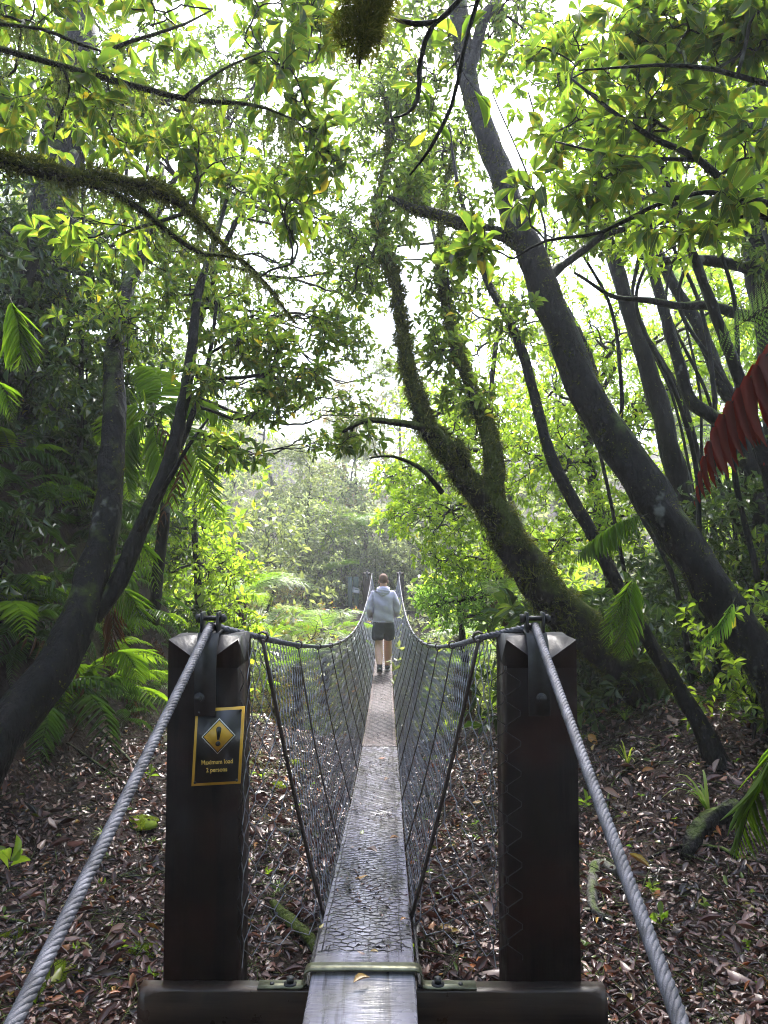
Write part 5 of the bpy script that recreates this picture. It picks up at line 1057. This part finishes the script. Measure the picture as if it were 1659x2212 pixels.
for (x, y, s, lb) in [(-3.3, 6.2, .9, 'dark leafy shrub half way up the steep left bank'), (-4.0, 7.6, 1.1, 'dark shrub at the top of the left bank under the thick trunk'), (-3.6, 5.0, .8, 'dark shrub low on the left bank by the edge of the photo'), (-4.6, 6.4, 1.2, 'tall dark shrub at the left edge above the bank'),
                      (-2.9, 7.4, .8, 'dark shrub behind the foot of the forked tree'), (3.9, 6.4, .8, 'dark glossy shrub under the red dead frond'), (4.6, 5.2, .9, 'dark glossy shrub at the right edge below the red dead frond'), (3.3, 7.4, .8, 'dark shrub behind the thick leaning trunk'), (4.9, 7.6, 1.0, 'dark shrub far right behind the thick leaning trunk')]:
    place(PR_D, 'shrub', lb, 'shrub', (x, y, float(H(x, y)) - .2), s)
# unseen forest behind and above the viewer, added to shade posts and near bank
for i, (x, y, k, s) in enumerate([(-4.5, -1.5, 0, .9), (4.2, -2.2, 0, .9), (0.5, -5.5, 0, 1.0), (-7, 2.5, 0, 1.0), (7.2, 2.2, 0, 1.0), (-4, -7, 2, 1), (5, -8, 0, 1), (-1.5, -3.0, 0, .9), (2.2, -4.2, 2, .9), (-3, .5, 0, .85), (3.6, .6, 0, .85), (-2.8, -4.4, 0, .7), (1.2, -6.5, 0, .7), (3.2, -3, 0, .6), (-5.5, -3.2, 0, .7), (5.8, -1.2, 0, .7), (0, -8, 2, 1.1)]):
    place(PR_T[k], 'bushy_tree', 'unseen forest tree added behind the viewer for shade', 'tree', onground(x, y), s, group='unseen trees added behind the viewer')

for i in range(16):  # added ring of unseen shrubs blocking low light from behind
    a = R(200 + i * 9.5); rr_ = random.uniform(3.2, 6.5); x, y = rr_ * math.cos(a), rr_ * math.sin(a) - .5
    place(PR_D, 'shrub', 'unseen dark shrub added behind the viewer for shade', 'shrub', (x, y, float(H(x, y)) - .1), random.uniform(1.0, 1.5), group='unseen shrubs added behind the viewer')
# ------------------------------------------------------------------ forest floor
def scatter_xy(n, dens_fall=1.0):
    d = 1.05 + 9.2 * RNG.random(n) ** 1.15; u = RNG.uniform(-.62, .62, n); x = u * (d + .6) + .05
    return x, d
n = 120000; x, y = scatter_xy(n); cl_ = np.sin(x * 3.1 + 2 * np.sin(y * 1.3)) * np.sin(y * 2.7 + np.sin(x * 4)) * .5 + .5; st_ = np.abs(H(x + .05, y) - H(x - .05, y)) / .1; keep = ~((np.abs(x) < .19)) & (RNG.random(n) < .5 + .5 * cl_) & (st_ < 1.15 + .5 * (RNG.random(n) ** 4)); x, y = x[keep], y[keep]; n = len(x); z = H(x, y)
e = .02; nx_ = -(H(x + e, y) - H(x - e, y)) / (2 * e); ny_ = -(H(x, y + e) - H(x, y - e)) / (2 * e); Nn = nrm(np.c_[nx_, ny_, np.ones(n)])
mb = MB(); az = RNG.uniform(0, 6.283, n); pitch = RNG.normal(size=n) * .28; d_ = np.c_[np.cos(az), np.sin(az), np.sin(pitch) + .05]
d_ = d_ - Nn * np.sum(d_ * Nn, -1, keepdims=True) + Nn * (np.sin(pitch) + .08)[:, None]; o_ = np.c_[x, y, z + RNG.uniform(.0, .035, n)]
nn = Nn + RNG.normal(size=(n, 3)) * .3; Ls = RNG.uniform(.016, .058, n) * np.where(RNG.random(n) < .1, RNG.uniform(1.5, 2.3, n), 1); half = RNG.random(n) < .5
rn = RNG.beta(1.5, 1.6, n) * .93; rare = RNG.random(n); rn = np.where(rare < .03, RNG.uniform(.9, 1, n), rn)
mb.inst(T_LITTER, o_[half], d_[half], nn[half], Ls[half], Ls[half] * RNG.uniform(.1, .26, half.sum()), rn[half]); h2 = ~half; mb.inst(T_LITTER2, o_[h2], d_[h2], nn[h2], Ls[h2], Ls[h2] * RNG.uniform(.14, .28, h2.sum()), rn[h2])
mb.build('fallen_leaves', M['litter'])['kind'] = 'stuff'; tag(bpy.data.objects['fallen_leaves'], 'wet brown and purple fallen leaves carpeting the forest floor', 'leaf litter')
n = 6500; x, y = scatter_xy(n); keep = np.abs(x) > .25; x, y = x[keep], y[keep]; n = len(x); z = H(x, y) + .02; az = RNG.uniform(0, 3.1416, n); L_ = RNG.uniform(.05, .34, n)
v = np.c_[np.cos(az), np.sin(az), RNG.normal(size=n) * .12] * L_[:, None]; p0 = np.c_[x, y, z]; K = np.stack([p0, p0 + v * .5 + RNG.normal(size=(n, 3)) * .012, p0 + v + np.c_[np.zeros(n), np.zeros(n), RNG.uniform(0, .03, n)]], 1)
mb = MB(); rr = RNG.uniform(.0012, .0038, n); mb.tubes(K, np.stack([rr, rr * .8, rr * .4], 1), 4); o = mb.build('twig_litter', M['twig']); tag(o, 'thin broken twigs scattered through the leaf litter', 'twigs', kind='stuff')
def moss_cushion(c, r, label):
    c = np.asarray(c, float); root = thing('moss_cushion', label, 'moss', c, 'bright moss cushions on the forest floor'); mb = MB(); n = 2600
    a = RNG.uniform(0, 6.283, n); q = np.sqrt(RNG.random(n)); lob = 1 + .2 * np.sin(a * 3 + c[0] * 9) + .12 * np.sin(a * 5); px_, py_ = np.cos(a) * q * r * lob, np.sin(a) * q * r * lob
    hh = .35 * r * (1 - q ** 2); O = np.c_[px_, py_, hh - .01]; D = np.c_[px_ / r * .8, py_ / r * .8, np.ones(n) * .9] + RNG.normal(size=(n, 3)) * .4
    mb.inst(T_BLADE, O, D, RNG.normal(size=(n, 3)), RNG.uniform(.008, .02, n), .0028, RNG.uniform(0, 1, n)); mb.build('moss', M['moss_bright'], root)
    mb = MB(); mb.tube([(0, 0, -.02), (0, 0, .0), (0, 0, .33 * r)], [r * 1.02, r * .98, r * .15], 16, rough=.1); mb.build('moss_base', M['moss_bright'], root)
for (px, py, r, lb) in [(300, 1780, .10, 'round yellow green moss cushion left of the left post at mid height of the ground'), (312, 2050, .07, 'moss cushion touching the left end of the cross beam'), (120, 2110, .09, 'flat moss patch beside the left anchor cable at the bottom'), (1190, 1860, .06, 'moss cushion seen through the right mesh'), (600, 1700, .09, 'mossy mound seen through the left mesh'),
                          (1262, 1290 + 300, .05, 'small moss cushion right of the right post'), (30, 2020, .05, 'small moss cushion at the lower left edge'), (640, 1650, .1, 'bright moss patch far under the left mesh'), (940, 1640, .09, 'bright moss patch far under the right mesh')]:
    moss_cushion(PG(px, py), r, lb)
def tuft(c, n, L, label, name='grass_tuft', cat='grass', wd=.002, mat='grass', stiff=.5, lean=None):
    c = np.asarray(c, float); root = thing(name, label, cat, c, None); mb = MB()
    for i in range(n):
        a = random.uniform(0, 6.283) if lean is None else random.gauss(lean, .8); ll = L * random.uniform(.5, 1.1); t = np.linspace(0, 1, 6); out = random.uniform(.25, .8)
        x_ = ll * out * t; z_ = ll * (t * stiff * 1.6 - .75 * stiff * t ** 2 * (1 + out)); pth = np.c_[x_ * math.cos(a), x_ * math.sin(a), z_]; sd = np.array([-math.sin(a), math.cos(a), 0]) * wd
        w_ = (1 - t ** 2)[:, None] + .03; V = np.vstack([pth - sd * w_, pth + sd * w_]); F = [(q, q + 6, q + 7, q + 1) for q in range(5)]; A = np.zeros((12, 3)); A[:, 0] = random.random(); mb.add(V, F, A)
    mb.build('blades', M[mat], root); return root
for (px, py, n_, L_, lb) in [(225, 1810, 60, .17, 'dark green grass tuft crossed by the left anchor cable'), (330, 1830, 26, .12, 'thin grass tuft just left of the left post'), (225, 2150, 16, .14, 'sparse long grass blades low on the left'), (600, 1930, 60, .16, 'grass tuft behind the wire mesh left of the plank'), (1275, 1600, 50, .2, 'yellow green grass right beside the right post'),
                             (1350, 1560, 60, .28, 'arching pale grass under the mossy trunk'), (1300, 1540, 50, .25, 'fine grass clump at the foot of the mossy trunk'), (1210, 2010, 18, .1, 'few grass blades beside the right post foot'), (700, 2010, 14, .09, 'few grass blades beside the plank')]:
    tuft(PG(px, py), n_, L_, lb)
tuft(PG(1355, 1655), 7, .22, 'small upright strap leaved plant on the litter, right of the right cable', 'strap_leaf_plant', 'plant', .008, 'grass', 1.0)
tuft(PG(1530, 1760), 9, .42, 'long arching strap leaved plant near the fallen log on the right', 'strap_leaf_plant', 'plant', .010, 'grass', .7, math.pi)
def seedling(c, label, s=1.0, mat='leaf_yellow'):
    c = np.asarray(c, float); root = thing('seedling', label, 'plant', c, None); hgt = .07 * s; mb = MB(); mb.tubes(np.array([[(0, 0, 0), (.005, 0, hgt * .5), (0, .004, hgt)]]), np.array([[.0018, .0015, .001]]), 4); mb.build('stem', M['twig'], root)
    mb = MB(); tp = np.array([(0, .004, hgt), (.0, 0, hgt * .6)]); whorls(mb, tp, nrm(np.array([(0, 0, 1.), (.3, .1, 1)])), 4, .06 * s, T_NEAR, droop=.0, wr=.5); mb.build('leaves', M[mat], root)
for i in range(60):
    px, py = random.choice([(random.uniform(0, 350), random.uniform(1600, 2200)), (random.uniform(1260, 1640), random.uniform(1580, 2180)), (random.uniform(540, 1060), random.uniform(1620, 1960))]); q = PG(px, py)
    if abs(q[0]) < .22: continue
    root = thing('seedling', 'tiny green seedling sprouting from the leaf litter', 'plant', q, 'tiny seedlings in the leaf litter'); mb = MB(); tp = np.array([(0, 0, .03)]); whorls(mb, tp, np.array([(0, 0, 1.)]), 4, random.uniform(.02, .045), T_MID, droop=.0, wr=.55); mb.build('leaves', M['leaf_yellow' if i % 2 else 'leaf_pale'], root)
for (px, py, s, lb) in [(1265, 1755, 1.0, 'yellow green seedling just right of the right post'), (325, 1690, 1.0, 'green seedling left of the left post below the mound'), (20, 1900, 1.5, 'dark green seedling at the left edge'), (1215, 2080, .9, 'seedling by the foot of the right post'), (1430, 2010, .9, 'seedling right of the right anchor cable'),
                        (870, 2060, 1.1, 'seedling with glossy leaves right of the plank'), (400, 1480, 1.8, 'pale seedling above the mound left of the left cable'), (1410, 1940, .8, 'small yellow seedling between litter right of the cable'), (80, 2180, .8, 'tiny seedling in the lower left corner')]:
    seedling(PG(px, py), lb, s)
def stick(rows, label, name='fallen_branch', mat='bark', lift=.01):
    pts = []
    for (px, py, w_) in rows: g_ = PG(px, py); pts.append((g_, w_))
    p, r = smooth_path([q[0] + np.array([0, 0, lift + q[1] * .6]) for q in pts], [q[1] for q in pts], .04); mb = MB(); mb.tube(p, r, 9, rough=.14); o = mb.build(name, M[mat], None, True, origin=p[0]); tag(o, label, 'branch'); return o
stick([(1340, 1900, .028), (1290, 1880, .03), (1280, 1930, .028), (1285, 1985, .02), (1320, 1995, .012)], 'hooked pale root curling out of the litter beside the right post', mat='bark_pale')
stick([(1600, 1770, .06), (1530, 1800, .055), (1500, 1840, .05), (1480, 1870, .03)], 'short thick dark log lying among leaves on the right', 'fallen_log', lift=.02)
stick([(1400, 1860, .008), (1480, 1835, .012), (1560, 1850, .014), (1600, 1870, .008)], 'thin curved branch in front of the dark log')
stick([(1250, 1980, .012), (1310, 1975, .012), (1370, 1965, .007)], 'straight stick right of the right post foot')
stick([(0, 2000, .014), (60, 2010, .012), (130, 2045, .008)], 'dark stick at the lower left edge')
stick([(150, 1480, .02), (190, 1560, .018), (230, 1600, .014), (290, 1660, .008)], 'long dead branch leaning down the mound on the left', mat='bark_pale')
stick([(60, 1560, .012), (180, 1640, .01), (300, 1720, .006)], 'thin dead stem lying across the left slope')
stick([(590, 1805, .022), (660, 1812, .022), (690, 1820, .015)], 'pale log lying behind the left wire mesh', 'fallen_log', mat='bark_pale')
stick([(590, 1960, .02), (630, 2010, .03), (670, 2050, .03), (700, 2100, .02)], 'mossy branch lying next to the plank on the left', mat='bark_mossy')
stick([(905, 1940, .008), (990, 1960, .01), (1070, 1955, .007)], 'thin branch on the ground right of the plank')
stick([(1310, 1780, .006), (1330, 1690, .007), (1450, 1600, .008), (1530, 1540, .008)], 'long thin root running up to the base of the slender tree')
stick([(1330, 1640, .005), (1420, 1590, .006), (1520, 1560, .008)], 'thin root crossing the slope below the slender tree')
stick([(240, 1600, .005), (330, 1570, .006), (420, 1560, .004)], 'thin twig on the crest of the left mound')
# leaves lying on the deck
for i, (px, py, L_, rn_, lb) in enumerate([(785, 1796, .05, .99, 'pale green leaf lying on the netting in the middle of the plank'), (790, 1838, .07, .8, 'curled brown leaf on the plank above the middle'), (760, 1836, .05, .7, 'dark curled leaf at the left side of the plank'), (862, 1813, .05, .93, 'orange leaf at the right side of the plank'), (795, 1895, .06, .94, 'orange curved leaf on the netting'),
                                          (800, 2118, .06, .95, 'orange leaf in front of the steel strap'), (700, 2000, .03, .97, 'small yellow leaf at the left edge of the plank'), (880, 1990, .03, .93, 'small red brown leaf on the right edge of the plank'), (770, 2060, .03, .75, 'small tan leaf near the strap'), (798, 2062, .03, .96, 'small yellow leaf near the strap'), (835, 1640, .1, .9, 'large tan leaf far along the plank'), (800, 1930, .04, .2, 'dark wet leaf in the middle of the netting'), (850, 1950, .04, .3, 'dark leaf clump on the right of the netting'), (830, 1690, .07, .75, 'brown leaf across the second plank joint')]):
    d = 2.2
    for d in np.arange(1.8, 12, .01):
        q = P(px, py, d)
        if q[2] < zdeck(d) + .008: break
    mb = MB(); a = random.uniform(0, 6.28); mb.inst(T_NEAR if i % 2 else T_NEAR2, np.array([[0, 0, .006]]), np.array([[math.cos(a), math.sin(a), .12]]), np.array([[0, 0, 1.]]), np.array([L_]), np.array([L_ * .24]), np.array([rn_]))
    o = mb.build('fallen_leaf', M['litter'], None); o.location = q + np.array([0, 0, .004]); tag(o, lb, 'leaf')
n = 1500; yy = 2.75 + 12 * RNG.random(n) ** 1.6; xx = np.clip(RNG.normal(size=n) * .07 + .03 * np.sin(yy * 3), -.15, .15); az = RNG.uniform(0, 6.283, n)
cl = np.sin(yy * 4.1) + .6 * np.sin(yy * 9.3 + 1) + RNG.normal(size=n) * .6 > .2; yy, xx, az = yy[cl], xx[cl], az[cl]; n = len(yy)
mb = MB(); mb.inst(T_MID, np.c_[xx, yy, zdeck(yy) + .006], np.c_[np.cos(az), np.sin(az), RNG.uniform(0, .5, n)], np.c_[np.zeros(n), np.zeros(n), np.ones(n)] + RNG.normal(size=(n, 3)) * .4, RNG.uniform(.008, .026, n), RNG.uniform(.002, .006, n), RNG.uniform(0, .6, n) ** 2 * 2)
tag(mb.build('deck_debris', M['litter']), 'crumbled dark leaf bits caught in the wire netting on the plank', 'debris', kind='stuff')
# ------------------------------------------------------------------ mist
if HAZE_DENSITY > 0:
    me = bpy.data.meshes.new('haze'); lo, hi = (-95, -42, -9), (95, 122, 30)
    vs = [(x, y, z) for z in (lo[2], hi[2]) for y in (lo[1], hi[1]) for x in (lo[0], hi[0])]
    me.from_pydata(vs, [], [(0, 2, 3, 1), (4, 5, 7, 6), (0, 1, 5, 4), (2, 6, 7, 3), (0, 4, 6, 2), (1, 3, 7, 5)])
    m = bpy.data.materials.new('mist'); m.use_nodes = True; nt = m.node_tree; nt.nodes.clear(); o = nt.nodes.new('ShaderNodeOutputMaterial'); pv = nt.nodes.new('ShaderNodeVolumePrincipled')
    pv.inputs['Color'].default_value = (.95, .96, 1, 1); pv.inputs['Density'].default_value = HAZE_DENSITY; pv.inputs['Anisotropy'].default_value = .3
    nt.links.new(pv.outputs[0], o.inputs['Volume']); me.materials.append(m); h = bpy.data.objects.new('haze', me); COL.objects.link(h); h['kind'] = 'stuff'; h['label'] = 'thin white mist hanging over the gully and through the trees'
print('LEAVES', NLEAF[0], 'OBJECTS', len(bpy.data.objects))
